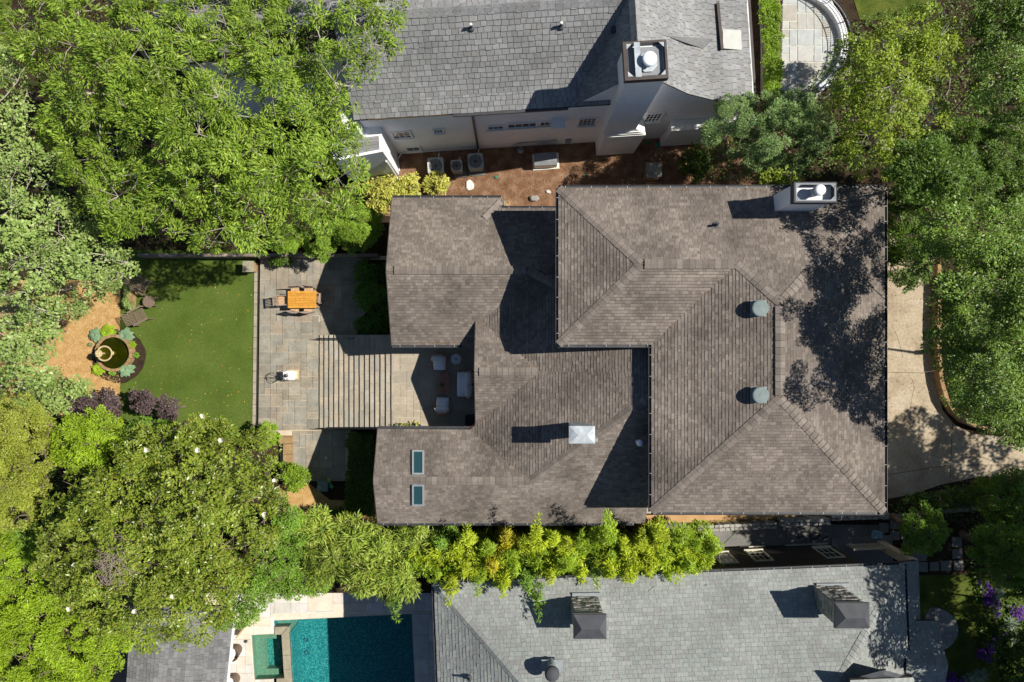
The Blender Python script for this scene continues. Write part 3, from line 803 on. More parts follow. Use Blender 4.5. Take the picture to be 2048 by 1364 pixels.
lower = [
 [P3(Xa, YN1, zN(YN1)), P3(Xa, YrN, 5.4), P3(Xn, YrN, 5.4), P3(Xn, YN1, zN(YN1))],
 [P3(Xn, YN2, zN(YN2)), P3(Xn, YrN, 5.4), P3(Xh, YrN, 5.4), P3(Xh, YN2, zN(YN2))],
 [P3(Xh, YN2, zN(YN2)), P3(Xh, YrN, 5.4), P3(XmU, YhN, PW(XmU)), P3(XmU, YN2, zN(YN2))],
 [P3(Xa, Yv, zN(Yv)), P3(Xv, Yv, zN(Yv)), P3(Xh, YrN, 5.4), P3(Xa, YrN, 5.4)],
 [P3(Xa, YSe, zN(YSe)), P3(Xr + .35, YSe, zN(YSe)), P3(Xr + .35, Yv, zN(Yv)), P3(Xa, Yv, zN(Yv))],
 [P3(Xr, YrC, 5.4), P3(Xc, YrC, 5.4), P3(Xv, Yv, zC(Yv)), P3(Xr, Yv, zC(Yv))],
 [P3(Xr, Yv2, zC(Yv2)), P3(max(Xv2, Xr), Yv2, zC(Yv2)), P3(Xc, YrC, 5.4), P3(Xr, YrC, 5.4)],
 [P3(Xs, YSN, zS(YSN)), P3(Xv2, Yv2, zS(Yv2)), P3(Xh2, YrS, 5.25), P3(Xs, YrS, 5.25)],
 [P3(Xs, YSS, zS(YSS)), P3(Xh2, YSS, zS(YSS)), P3(Xh2, YrS, 5.25), P3(Xs, YrS, 5.25)],
 [P3(Xh2, YSS, zS(YSS)), P3(Xm, YSS, zS(YSS)), P3(Xm, YhS, PW(Xm)), P3(Xh2, YrS, 5.25)],
 [P3(Xc, YrC, 5.4), P3(Xv2, Yv2, PW(Xv2)), P3(Xh2, YrS, 5.25), P3(Xm, YhS, PW(Xm)), P3(Xm, YrC, PW(Xm))],
 [P3(Xc, YrC, 5.4), P3(XmU, YrC, PW(XmU)), P3(XmU, YhN, PW(XmU)), P3(Xh, YrN, 5.4), P3(Xv, Yv, PW(Xv))],
 [P3(XmU, YrC, PW(XmU)), P3(Xm, YrC, PW(Xm)), P3(Xm, yM + .1, PW(Xm)), P3(XmU, yM + .1, PW(XmU))],
]
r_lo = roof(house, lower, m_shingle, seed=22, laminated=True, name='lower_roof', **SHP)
up = Vector((0, 0, .02))
for p, q in ((c00, wA), (c0M, wA), (wB, aN), (c2N, aN), (c1S, aS), (c2S, aS)): ridge_caps(r_up, p, q, MS * .72, m_cap)
for p, q in ((wA, wB), (aN, aS)):
    d = (q - p).normalized()
    ridge_caps(r_up, p + d * .15, q - d * .1, MS, m_cap, w=.38, lift=.075, box=True)
for p, q, bx in ((P3(Xa + .35, YrN, 5.4), P3(W(1052, 0, 5.4).x, YrN, 5.4), True), (P3(Xr + .2, YrC, 5.4), P3(Xc - .1, YrC, 5.4), True), (P3(Xs, YrS, 5.25), P3(Xh2, YrS, 5.25), False)):
    ridge_caps(r_lo, p, q, SL, m_cap, w=.36, lift=.075 if bx else .03, box=bx)
ridge_caps(r_lo, P3(Xh2, YrS, 5.25), P3(Xm - .3, YhS + (YrS - YhS) * .3 / (Xm - Xh2), PW(Xm - .3)), .3, m_cap, w=.36)
ridge_caps(r_lo, P3(W(1055, 0, 5.4).x, YrN, 5.42), P3(XmU - .6, YhN + .45, PW(XmU - .6)), .3, m_cap, w=.36)
# repaired valley strip and step edge at the corner of the north wing
vb = MB(); vb.bar(P3(Xn - .75, YN1 - 1.0, zN(YN1 - 1.0) + .035), P3(Xn - .02, YN1 - .18, zN(YN1 - .18) + .03), .30, .02); vb.build('valley_patch', m_cap, r_lo)
# walls
wl = MB()
wl.box(x1 + .45, yS + .45, 0, x2 - .4, yN - .4, ZE - .12); wl.build('wall', m_wall, house)
MB().box(x0 + .4, yM + .4, 0, x1 + .40, yN - .42, ZE - .13).build('wall', m_wall, house)
def gable_wall(X, Y0, Y1, zf, z0, thick=.25):
    ys = [Y0, (Y0 + Y1) / 2, Y1]
    b = MB(); pts = [(X, Y0, z0), (X, Y1, z0), (X, Y1, zf(Y1) - .17), (X, (Y0 + Y1) / 2, zf((Y0 + Y1) / 2) - .17), (X, Y0, zf(Y0) - .17)]
    b.slab(pts, (thick, 0, 0)); return b
gable_wall(Xa + .35, YSe + .4, YrN * 2 - YSe - .4 if False else YN1 - .4, zN, 0).build('wall', m_wall, house)
gable_wall(Xr + .12, YSN + .05, Yv + .5, lambda Y: min(zC(Y), 5.4), 0).build('wall', m_wall, house)
gable_wall(Xs + .35, YSS + .4, YSN - .3, zS, 0).build('wall', m_wall, house)
MB().box(Xa + .6, YN1 - .65, 0, XmU, YN1 - .4, zN(YN1) - .1).build('wall', m_wall, house)
MB().box(Xa + .6, YSe + .4, 0, Xr + .4, YSe + .65, zN(YSe) - .1).build('wall', m_wall, house)
MB().box(Xs + .6, YSN - .55, 0, Xr + .3, YSN - .3, zS(YSN) - .1).build('wall', m_wall, house)
MB().box(Xs + .6, YSS + .4, 0, x1 + .7, YSS + .65, zS(YSS) - .1).build('wall', m_wall, house)
# rake boards
for X, Y0, Y1, zf, yr in ((Xa, YSe, YN1, zN, YrN), (Xs, YSS, YSN, zS, YrS), (Xr, Yv2, Yv, zC, YrC)):
    b = MB()
    for ya_, yb_ in ((Y0, yr), (yr, Y1)): b.bar(P3(X - .012, ya_, zf(ya_) - .075), P3(X - .012, yb_, zf(yb_) - .075), .03, .18)
    b.build('rake_board', m_brownmetal, house)
# gutters
X_, Y_ = Vector((1, 0, 0)), Vector((0, 1, 0))
for p, q, o_ in ((c00, c2N, Y_), (c00, c0M, -X_), (c0M, c1M, -Y_), (c1M, c1S, -X_), (c1S, c2S, -Y_), (c2S, c2N, X_)): gutter(house, p, q, o_)
gutter(house, lower[0][0], lower[0][3], Y_); gutter(house, lower[1][0], P3(x0 + .3, YN2, zN(YN2)), Y_)
gutter(house, lower[4][0], P3(Xr - .6, YSe, zN(YSe)), -Y_); gutter(house, lower[7][0], P3(Xr - .05, YSN, zS(YSN)), Y_, clips=False); gutter(house, lower[8][0], P3(x1 - .15, YSS, zS(YSS)), -Y_)
# downpipe at the inner corner
MB().tube([P3(Xr - .08, YSN + .12, zS(YSN) - .05), P3(Xr - .08, YSN + .18, CZ)], .045, 8).build('downpipe', m_gutter, house)
MB().tube([P3(Xn + .05, YN1 - .1, zN(YN1)), P3(Xn + .08, YN1 - .15, zN(YN2) - .1), P3(Xn + .1, YN1 - .15, 0)], .045, 8).build('downpipe', m_galv, house)

# things fixed to the roof
def dome_vent(px, py, z):
    c = W(px, py, z + .36); f = Vector((c.x, c.y, z))
    v = MB().cbox((f.x, f.y, z + .0), .62, .62, .03).build('roof_vent', m_lead, house)
    MB().lathe([(.24, -.1), (.23, .2)], f, 24).build('collar', m_vent, v, smooth=False)
    MB().lathe([(.305, .15), (.325, .17), (.325, .24), (.308, .262), (.29, .262), (.28, .275), (.02, .285)], f, 36).build('hood', m_vent, v)
zrW = lambda X: ZE + MS * (X - x1)
for px, py in ((1523, 616), (1524, 791)): dome_vent(px, py, zrW(W(px, 0, 8.4).x) + .05)
def pipe_vent(parent, px, py, z, h=.35, r=.05, mat=m_charcoal):
    c = W(px, py, z + h); 
    v = MB().lathe([(.13, -.03), (.12, .02), (r + .01, .05), (r, .06), (r, h), (r * .7, h)], (c.x, c.y, z), 12).build('pipe_vent', mat, parent)
    return v
pipe_vent(house, 1437, 447, ZE + MS * (yN - W(0, 449, 8).y) + .02)
# pale capped flue in the shade by the main block
fz = zSu(W(0, 888, 6).y)
fv = pipe_vent(house, 1279, 886, fz, .75, .07, m_galv); c = W(1283, 888, fz + .9)
MB().lathe([(.05, .66), (.13, .72), (.14, .82), (.11, .87), (.02, .9)], (c.x - .06, c.y + .03, fz), 16).build('flue_cap', m_whitemetal, fv, smooth=True)

# hipped galvanised chimney cap on the low roof
def low_chimney():
    zt = 7.6
    p = [W(*q, zt) for q in ((1138, 887), (1190, 887), (1190, 852), (1138, 852))]
    k = thing
    ch = MB().prism([(p[0].x + .12, p[0].y + .1), (p[1].x - .12, p[1].y + .1), (p[2].x - .12, p[2].y - .06), (p[3].x + .12, p[3].y - .06)], 5.4, zt - .12).build('chimney', m_galv, house)
    b = MB(); zc = zt + .16; a, c_ = (p[0] + p[3]) / 2, (p[1] + p[2]) / 2; d = (p[3].y - p[0].y) / 2
    r0_, r1_ = Vector((a.x + d, a.y, zc)), Vector((c_.x - d, c_.y, zc))
    b.add(p + [r0_, r1_], [(0, 1, 5, 4), (2, 3, 4, 5), (3, 0, 4), (1, 2, 5), (3, 2, 1, 0)]); b.slab([x - Vector((0, 0, .002)) for x in p], (0, 0, -.12)); b.build('hipped_cap', m_galv, ch)
    f = MB(); q = W(1191, 884, 6.6); f.cbox((q.x - .1, q.y + .05, 6.2), .5, .22, .04); f.build('flashing', m_lead, ch)
low_chimney()

# white rendered chimney with open shroud on the north slope
def shroud_chimney():
    zt = 9.65
    c = [W(*q, zt) for q in ((1588, 405), (1674, 405), (1674, 364), (1588, 364))]
    ch = MB().box(c[0].x + .05, c[0].y + .05, 7.2, c[1].x - .05, c[2].y - .05, zt - .32).build('chimney', m_white, house)
    xa, ya, xb, yb = c[0].x, c[0].y, c[1].x, c[2].y
    f = MB()
    for (a0, b0, a1, b1) in ((xa, ya, xb, ya + .07), (xa, yb - .07, xb, yb), (xa, ya + .07, xa + .07, yb - .07), (xb - .07, ya + .07, xb, yb - .07)): f.box(a0, b0, zt - .34, a1, b1, zt)
    f.build('shroud', m_charcoal, ch)
    f = MB()
    for (a0, b0, a1, b1) in ((xa + .05, ya + .05, xb - .05, ya + .10), (xa + .05, yb - .10, xb - .05, yb - .05), (xa + .05, ya + .10, xa + .10, yb - .10), (xb - .10, ya + .10, xb - .05, yb - .10)): f.box(a0, b0, zt + .002, a1, b1, zt + .018)
    for sx, sy, X0, Y0 in ((1, 1, xa, ya), (-1, 1, xb, ya), (1, -1, xa, yb), (-1, -1, xb, yb)):
        f.prism([(X0 + sx * .1, Y0 + sy * .1), (X0 + sx * .24, Y0 + sy * .1), (X0 + sx * .1, Y0 + sy * .24)], zt + .003, zt + .016)
    f.build('shroud_flange', m_steel, ch)
    mx, my = (xa + xb) / 2 + .1, (ya + yb) / 2 + .05
    fl = MB().lathe([(.16, -.35), (.16, .02), (.19, .03), (.19, .08), (.16, .10)], (mx - .03, my, zt), 24).build('flue', m_galv, ch)
    MB().lathe([(.2, .12), (.21, .14), (.2, .2), (.12, .23), (.02, .24)], (mx, my, zt), 28).build('flue_cap', m_whitemetal, fl, smooth=True)
shroud_chimney()

# skylights on the southwest wing
def skylight(px0, py0, px1, py1, zf, lift=.13):
    pts = []
    for x, y in ((px0, py1), (px1, py1), (px1, py0), (px0, py0)):
        z = 5
        for _ in range(6): z = zf(W(x, y, z).y) + lift
        pts.append(W(x, y, z))
    fr = MB()
    n = (pts[1] - pts[0]).cross(pts[3] - pts[0]).normalized()
    u, v = (pts[1] - pts[0]).normalized(), (pts[3] - pts[0]).normalized()
    w = .075
    ins = [pts[0] + u * w + v * w, pts[1] - u * w + v * w, pts[2] - u * w - v * w, pts[3] + u * w - v * w]
    for i in range(4):
        j = (i + 1) % 4; fr.slab([pts[i], pts[j], ins[j], ins[i]], -n * (lift + .05))
    s_ = fr.build('skylight', m_lead, house)
    g0 = [q - n * .03 for q in ins]
    MB().slab(g0, -n * .02).build('pane', m_skyglass, s_)
    fl = MB(); fl.slab([pts[0] - u * .06 - v * .1 - n * (lift - .02), pts[1] + u * .08 - v * .1 - n * (lift - .02), pts[1] + u * .08 - n * (lift - .02), pts[0] - u * .06 - n * (lift - .02)], -n * .01)
    fl.build('flashing', m_lead, s_)
skylight(824, 900, 848, 949, zS); skylight(824, 970, 848, 1012, zS)

# ------------------------------------------------------------------ white brick house at the top
P0 = Vector((-184 * S, 377 * S, 0)); ang = math.atan2(22, 355)
U, V = Vector((math.cos(ang), math.sin(ang), 0)), Vector((-math.sin(ang), math.cos(ang), 0))
def A(a, b, z): return P0 + U * a + V * b + Vector((0, 0, z))
wh = thing('white_house', 'white painted brick house with grey slate roof and tall chimney', 'house', A(5, 3, 0))
ridge_z, rb_ = 8.95, 2.9
prof = [(-.16, 6.05), (.45, 6.52), (rb_, ridge_z)]
def strip(a0, a1, p, q): return [A(a0, p[0], p[1]), A(a1, p[0], p[1]), A(a1, q[0], q[1]), A(a0, q[0], q[1])]
wpl = []
AW0 = -2.0
wpl.append(strip(AW0, 9.3, prof[0], prof[1])); wpl.append(strip(AW0, 9.4, prof[1], prof[2]))
wpl.append([A(AW0 - 7, 2.0, 7.6), A(AW0, 2.0, 8.10), A(AW0, rb_, ridge_z), A(AW0 - 7, rb_, ridge_z)])
wpl.append([A(9.4, 2 * rb_ + 1, 6.2), A(AW0 - 7, 2 * rb_ + 1, 6.2), A(AW0 - 7, rb_, ridge_z), A(9.4, rb_, ridge_z)])
SLT = dict(e=.225, wr=(.21, .33), t=.028, gap=.016)
roof(wh, wpl, m_slate, seed=31, n_single=180, order=[1, 0, 2, 3], wob=.035, **SLT)
gpro = [(6.75, 5.45), (7.18, 5.92), (7.9, 6.85), (8.93, 8.28), (9.52, 9.3), (10.76, 7.98), (12.1, 6.54), (13.4, 5.62), (15.45, 4.78)]
gpl = []
for (a, za), (b_, zb_) in zip(gpro[:-1], gpro[1:]):
    gpl.append([A(a, -.12, za), A(b_, -.12, zb_), A(b_, 10, zb_), A(a, 10, za)])
roof(wh, gpl, m_slate, seed=32, n_single=120, order=[6, 7, 5, 4, 3, 2, 1, 0], name='gable_roof', thick=.06, wob=.035, **SLT)
pr = thing
ridge_caps(wh, A(9.52, -.1, 9.3), A(9.52, 9, 9.3), 1.0, m_slate, l=.3, w=.40, name='ridge_cap')
ridge_caps(wh, A(AW0 - 6, rb_, ridge_z), A(9.3, rb_, ridge_z), .95, m_slate, l=.3, w=.42, name='ridge_cap')
# walls
MB().slab([A(AW0 + .1, 0, 0), A(8.0, 0, 0), A(8.0, 0, 6.0), A(AW0 + .1, 0, 6.0)], V * .3).build('wall', m_white, wh)
gp = [A(7.0, -.02, 0), A(15.3, -.02, 0)] + [A(a, -.02, z - .05) for a, z in gpro[::-1]]
MB().slab(gp, V * .3).build('gable_wall', m_white, wh)
MB().slab([A(15.2, -.02, 0), A(15.2, 10, 0), A(15.2, 10, 4.7), A(15.2, -.02, 4.7)], U * -.3).build('wall', m_white, wh)
MB().slab([A(AW0 + .1, .3, 0), A(AW0 + .1, 5, 0), A(AW0 + .1, 5, 6.2), A(AW0 + .1, .3, 6.2)], U * .3).build('wall', m_white, wh)
MB().slab([A(AW0 - 7, 2.3, 0), A(AW0, 2.3, 0), A(AW0, 2.3, 7.5), A(AW0 - 7, 2.3, 7.5)], V * .3).build('wall', m_white, wh)
# ledge bay right of the chimney
MB().prism([A(12.3, -.45, 0)[:2], A(15.25, -.45, 0)[:2], A(15.25, -.03, 0)[:2], A(12.3, -.03, 0)[:2]], 0, 2.75).build('ledge_bay', m_white, wh)
MB().prism([A(12.22, -.52, 0)[:2], A(15.3, -.52, 0)[:2], A(15.3, -.03, 0)[:2], A(12.22, -.03, 0)[:2]], 2.752, 2.83).build('ledge_cap', m_whitetrim, wh)
# stepped west buttress
MB().prism([A(-3.4, -1.4, 0)[:2], A(-1.15, -1.1, 0)[:2], A(-1.15, .05, 0)[:2], A(-3.4, .05, 0)[:2]], 0, 4.4).build('buttress', m_white, wh)
MB().prism([A(-2.6, -.5, 0)[:2], A(-1.95, -.45, 0)[:2], A(-1.95, 1.4, 0)[:2], A(-2.6, 1.4, 0)[:2]], 4.402, 5.85).build('buttress', m_white, wh)
for i in range(5):
    MB().prism([A(-3.3, -1.26 + i * .15, 0)[:2], A(-1.28, -1.0 + i * .12, 0)[:2], A(-1.28, -.885 + i * .12, 0)[:2], A(-3.3, -1.115 + i * .15, 0)[:2]], 4.403, 4.43 + i * .012).build('slate', m_slate, wh)
# exposed sheathing and gutters
MB().slab([A(-1.4, -.17, 5.90), A(2.1, -.17, 5.90), A(2.1, -.17, 6.045), A(-1.4, -.17, 6.045)], V * .02).build('bare_sheathing', m_osb, wh)
MB().bar(A(2.2, -.22, 6.0), A(7.1, -.22, 6.0), .13, .1).build('gutter', m_gutter, wh)
g1 = MB(); g1.bar(A(15.52, -.1, 4.72), A(15.52, 10, 4.72), .14, .1); g1.build('gutter', m_brownmetal, wh)
g1 = MB(); g1.bar(A(15.42, -.1, 4.80), A(15.42, 10, 4.80), .05, .05); g1.build('eave_trim', m_whitetrim, wh)
MB().tube([A(3.0, -.24, 5.95), A(3.0, -.06, 5.6), A(3.0, -.06, .1)], .055, 6).build('downpipe', m_brownmetal, wh)
MB().tube([A(-1.25, -1.16, 3.0), A(-1.25, -1.2, .1), A(-.9, -2.6, .06)], .05, 8).build('downpipe', m_pvc, wh)
# dormer slot and flat patch on the east slope
def on_gable(px, py):
    z = 6.
    for _ in range(12):
        w_ = W(px, py, z); a = (w_ - P0).dot(U)
        for (a0, z0), (a1, z1) in zip(gpro[:-1], gpro[1:]):
            if a0 <= a <= a1: z = z0 + (z1 - z0) * (a - a0) / (a1 - a0)
    return W(px, py, z + .04)
q = [on_gable(*p) for p in ((1443, 62), (1482, 60), (1484, 100), (1444, 100))]
dm = MB().slab([q[0] + Vector((0, 0, .18)), q[1], q[2], q[3] + Vector((0, 0, .18))], (0, 0, -.05)).build('shed_dormer', m_stone if False else M('zinc_sheet', [(.40, .40, .375), (.46, .46, .43)], n1=(3, .1), rough=.6), wh)
MB().bar(q[3] + Vector((-.05, -.05, .16)), on_gable(1434, 8) + Vector((0, 0, .08)), .12, .12).build('dormer_beam', m_brownmetal, dm)
MB().slab([q[3] + Vector((0, 0, .14)), q[2] + Vector((0, 0, 0)), q[3]], (0, .03, 0)).build('dormer_cheek', m_charcoal, dm)
q2 = [on_gable(*p) for p in ((1330, 71), (1420, 87), (1406, 97))]
MB().slab([q2[0], q2[1] + Vector((0, 0, .45)), q2[2]], (0, 0, -.05)).build('dormer_tip', m_slate, wh)
MB().slab([q2[0], q2[2] + Vector((0, 0, .0)), q2[1] + Vector((0, 0, .42))], (0, 0, -.08)).build('dormer_tip', m_charcoal, wh)
def on_slope(px, py, lift=0):
    z = 7.
    for _ in range(12):
        b_ = (W(px, py, z) - P0).dot(V)
        z = prof[0][1] + (prof[1][1] - prof[0][1]) * (b_ - prof[0][0]) / (prof[1][0] - prof[0][0]) if b_ < prof[1][0] else prof[1][1] + (prof[2][1] - prof[1][1]) * (b_ - prof[1][0]) / (prof[2][0] - prof[1][0])
    return W(px, py, z)
for px, py in ((943, 57), (1122, 54)):
    c = on_slope(px, py); v = MB().lathe([(.12, -.1), (.11, .06), (.05, .1), (.05, .36), (.03, .36)], c, 12).build('pipe_vent', m_charcoal, wh)
    MB().lathe([(.055, .33), (.055, .38), (.01, .385)], c, 12).build('vent_cap', m_pvc, v)
for px, py in ((1226, 38), (1228, 62)):
    z = 7.
    for _ in range(12):
        a = (W(px, py, z) - P0).dot(U)
        for (a0, z0), (a1, z1) in zip(gpro[:-1], gpro[1:]):
            if a0 <= a <= a1: z = z0 + (z1 - z0) * (a - a0) / (a1 - a0)
    c = W(px, py, z); MB().cbox((c.x, c.y, z + .06), .22, .24, .16).build('roof_vent', m_charcoal, wh)

# tall chimney
def big_chimney():
    rect = lambda a0, b0, a1, b1: [A(a0, b0, 0)[:2], A(a1, b0, 0)[:2], A(a1, b1, 0)[:2], A(a0, b1, 0)[:2]]
    ch = MB().prism(rect(9.0, -.72, 10.92, -.025), 0, 3.1).build('chimney', m_white, wh)
    b = MB()
    lo = [A(9.0, -.72, 3.1), A(10.92, -.72, 3.1), A(10.92, -.025, 3.1), A(9.0, -.025, 3.1)]; hi = [A(8.9, -.62, 3.75), A(10.36, -.56, 3.75), A(10.36, -.025, 3.75), A(8.9, -.025, 3.75)]
    b.add([v + Vector((0, 0, .002)) for v in lo] + hi, [(0, 1, 5, 4), (1, 2, 6, 5), (2, 3, 7, 6), (3, 0, 4, 7), (4, 5, 6, 7), (3, 2, 1, 0)]); b.build('shoulder', m_white, ch)
    for i in range(3):
        MB().prism(rect(9.0 - .005 + i * .0, -.73 + i * .035, 10.93 - i * .14, -.6 + i * .035), 3.1 + i * .17, 3.15 + i * .17).build('weathering_course', m_whitetrim, ch)
    MB().prism(rect(8.9, -.62, 10.36, .66), 3.752, 9.82).build('stack', m_white, ch)
    z0, z1 = 9.78, 10.06
    f = MB(); a0, b0, a1, b1 = 8.82, -.70, 10.42, .72
    for r_ in ((a0, b0, a1, b0 + .14), (a0, b1 - .08, a1, b1), (a0, b0 + .14, a0 + .13, b1 - .08), (a1 - .08, b0 + .14, a1, b1 - .08)): f.prism(rect(*r_), z0, z1)
    f.build('shroud', m_brownmetal, ch)
    MB().prism(rect(a0 + .2, b0 + .2, a1 - .15, b1 - .15), 9.822, 9.86).build('crown_tray', m_steel, ch)
    MB().prism(rect(9.22, b0 + .1, 9.44, b1 - .05), z1 + .002, z1 + .02).build('strap', m_galv, ch)
    f = MB()
    for sx, sy, X0, Y0 in ((1, 1, a0 + .13, b0 + .14), (-1, 1, a1 - .08, b0 + .14), (1, -1, a0 + .13, b1 - .08), (-1, -1, a1 - .08, b1 - .08)):
        f.prism([A(X0, Y0, 0)[:2], A(X0 + sx * .2, Y0, 0)[:2], A(X0, Y0 + sy * .2, 0)[:2]], z1 - .03, z1 - .018)
    f.build('corner_plate', m_galv, ch)
    c = A(9.72, -.02, 0)
    pl = [A(9.72 + .38 * math.cos(t) , -.02 + .38 * math.sin(t), 0)[:2] for t in [math.pi / 8 + k * math.pi / 4 for k in range(8)]]
    MB().prism(pl, 9.9, 9.93).build('base_plate', m_galv, ch)
    fl = MB().lathe([(.2, 0), (.2, .26), (.22, .27)], (c.x, c.y, 9.93), 24).build('flue', m_galv, ch)
    MB().lathe([(.26, .25), (.27, .27), (.27, .34), (.22, .38), (.02, .40)], (c.x, c.y, 9.93), 28).build('flue_cap', m_whitemetal, ch, smooth=True)
big_chimney()

def wall_window(parent, F, a0, a1, z0, z1, cols, rows, name='window', frame=m_whitetrim, depth=.10, proud=.0, n=1):
    """F(a, d, z): point on a wall, d outwards. frame, panes and bars as sub-parts"""
    fr = MB(); w = .07
    def blk(a, b_, za, zb_, d0, d1): 
        return [F(a, d0, za), F(b_, d0, za), F(b_, d1, za), F(a, d1, za), F(a, d0, zb_), F(b_, d0, zb_), F(b_, d1, zb_), F(a, d1, zb_)]
    FS = [(3, 2, 1, 0), (4, 5, 6, 7), (0, 1, 5, 4), (1, 2, 6, 5), (2, 3, 7, 6), (3, 0, 4, 7)]
    for r_ in ((a0 - w, a1 + w, z1, z1 + w), (a0 - w, a0, z0, z1), (a1, a1 + w, z0, z1)): fr.add(blk(*r_, .002, .06), FS)
    win = fr.build(name, frame, parent)
    MB().add(blk(a0 - w - .03, a1 + w + .03, z0 - .09, z0, .002, .12), FS).build('sill', frame, win)
    dx, dz = (a1 - a0) / cols, (z1 - z0) / rows
    for i in range(cols):
        for j in range(rows): MB().add(blk(a0 + i * dx + .012, a0 + (i + 1) * dx - .012, z0 + j * dz + .012, z0 + (j + 1) * dz - .012, .004, .012), FS).build('pane', m_glass, win)
    br = MB()
    for i in range(cols + 1): br.add(blk(a0 + i * dx - .014, a0 + i * dx + .014, z0, z1, .013, .03), FS)
    for j in range(rows + 1): br.add(blk(a0, a1, z0 + j * dz - .014, z0 + j * dz + .014, .0135, .0285), FS)
    br.build('glazing_bars', frame, win)
    return win
FW = lambda a, d, z: A(a, -d, z)
FG = lambda a, d, z: A(a, -d - .02, z)
def wall_px(px, py):
    """point (a, z) of the white south wall seen at a pixel"""
    best = None; z = 3.
    for _ in range(40):
        b_ = (W(px, py, z) - P0).dot(V); z += b_ * 2.2 * (1 if True else 0) * .9
        z = max(0, min(9, z))
    return (W(px, py, z) - P0).dot(U), z
def ww(px0, py0, px1, py1, c_, r_, F=FW, **k):
    a0, z1 = wall_px(px0, py0); a1, _ = wall_px(px1, py0); am, z0 = wall_px((px0 + px1) / 2, py1)
    if a1 < a0: a0, a1 = a1, a0
    if z1 < z0: z0, z1 = z1, z0
    return wall_window(wh, F, a0, a1, z0, z1, c_, r_, **k)
ww(783, 264, 818, 275, 3, 3); ww(867, 258, 884, 264, 3, 2); ww(812, 294, 838, 301, 2, 1)
ww(976, 252, 1006, 257, 3, 1); ww(1016, 247, 1072, 253, 4, 1); ww(1081, 243, 1108, 249, 3, 1)
ww(1160, 236, 1192, 248, 4, 3, F=FG); ww(1297, 226, 1325, 240, 4, 3, F=FG)
a_, z_ = wall_px(1116, 236); MB().slab([A(a_ - .33, -.005, z_), A(a_ + .33, -.005, z_), A(a_ + .33, -.45, z_ - .08), A(a_ - .33, -.45, z_ - .08)], (0, 0, -.28)).build('wall_hood', m_whitetrim, wh)
a_, z_ = wall_px(1136, 279); MB().slab([A(a_ - .14, -.005, z_ + .2), A(a_ + .14, -.005, z_ + .2), A(a_ + .14, -.14, z_ + .2), A(a_ - .14, -.14, z_ + .2)], (0, 0, -.4)).build('meter_box', m_steel, wh)
MB().tube([A(-.9, -.06, .35), A(1.4, -.06, .42), A(3.0, -.05, .45)], .025, 6).build('conduit', m_pvc, wh)
MB().tube([A(-.9, -.06, .35), A(-1.12, -.35, .25), A(-1.1, -.9, .05)], .035, 6).build('conduit', m_pvc, wh)
MB().tube([A(5.0, -.05, .75), A(7.0, -.05, .8)], .02, 6).build('conduit', m_steel, wh)

# ------------------------------------------------------------------ green-grey house at the bottom
SZ = 4.0
n0, n1 = W(868, 1166, SZ), W(1808, 1129, SZ)
sang = math.atan2(n1.y - n0.y, n1.x - n0.x)
U2 = Vector((math.cos(sang), math.sin(sang), 0)); V2 = Vector((math.sin(sang), -math.cos(sang), 0))   # V2 runs south
LEN = (n1 - n0).length; SM = .5
def B(a, b_, z): return Vector((n0.x, n0.y, 0)) + U2 * a + V2 * b_ + Vector((0, 0, z))
gh = thing('grey_green_house', 'house with grey green shingle roof and two capped chimneys at the bottom', 'house', B(LEN / 2, 4, 0))
DEP = 8.0
spl = [[B(0, 0, SZ), B(LEN, 0, SZ), B(LEN - DEP, DEP, SZ + DEP * SM), B(DEP, DEP, SZ + DEP * SM)],
       [B(0, 2 * DEP, SZ), B(0, 0, SZ), B(DEP, DEP, SZ + DEP * SM)],
       [B(LEN, 0, SZ), B(LEN, 2 * DEP, SZ), B(LEN - DEP, DEP, SZ + DEP * SM)],
       [B(LEN, 2 * DEP, SZ), B(0, 2 * DEP, SZ), B(DEP, DEP, SZ + DEP * SM), B(LEN - DEP, DEP, SZ + DEP * SM)]]
GRN = dict(e=.175, wr=(.15, .33), t=.018, gap=.008)
rg = roof(gh, spl, m_green, seed=41, n_single=300, order=[0, 2, 1, 3], laminated=True, **GRN)
ridge_caps(rg, B(0, 0, SZ), B(DEP, DEP, SZ + DEP * SM), SM * .7, m_green, w=.36, l=.26)
ridge_caps(rg, B(LEN, 0, SZ), B(LEN - DEP, DEP, SZ + DEP * SM), SM * .7, m_green, w=.36, l=.26)
gutter(gh, B(0, 0, SZ), B(LEN, 0, SZ), -V2); gutter(gh, B(0, 0, SZ), B(0, 12, SZ), -U2, clips=False); gutter(gh, B(LEN, 0, SZ), B(LEN, 12, SZ), U2)
MB().slab([B(.2, .16, LOW), B(19.8, .16, LOW), B(19.8, .16, SZ - .12), B(.2, .16, SZ - .12)], V2 * .3).build('wall', m_darkwall, gh)
MB().slab([B(.2, .46, LOW), B(.2, 2 * DEP, LOW), B(.2, 2 * DEP, SZ - .12), B(.2, .46, SZ - .12)], U2 * .3).build('wall', m_darkwall, gh)
MB().slab([B(19.8, .17, 0), B(19.8, 3.5, 0), B(19.8, 3.5, SZ - .12), B(19.8, .17, SZ - .12)], U2 * -.3).build('wall', m_darkwall, gh)
MB().slab([B(LEN - .3, 2.6, 0), B(LEN - .3, 14, 0), B(LEN - .3, 14, SZ - .12), B(LEN - .3, 2.6, SZ - .12)], U2 * -.3).build('wall', m_darkwall, gh)
FS2 = lambda a, d, z: B(a, .16 - d, z)
def swall_px(px, py):
    z = 2.
    for _ in range(60):
        b_ = (W(px, py, z) - Vector((n0.x, n0.y, 0))).dot(V2) - .16
        z = max(-2, min(3.8, z + b_ * 1.4))
    return (W(px, py, z) - Vector((n0.x, n0.y, 0))).dot(U2), z
m_cream = M('cream_trim', [(.52, .48, .38), (.6, .56, .45)], n1=(4, .08), rough=.6)
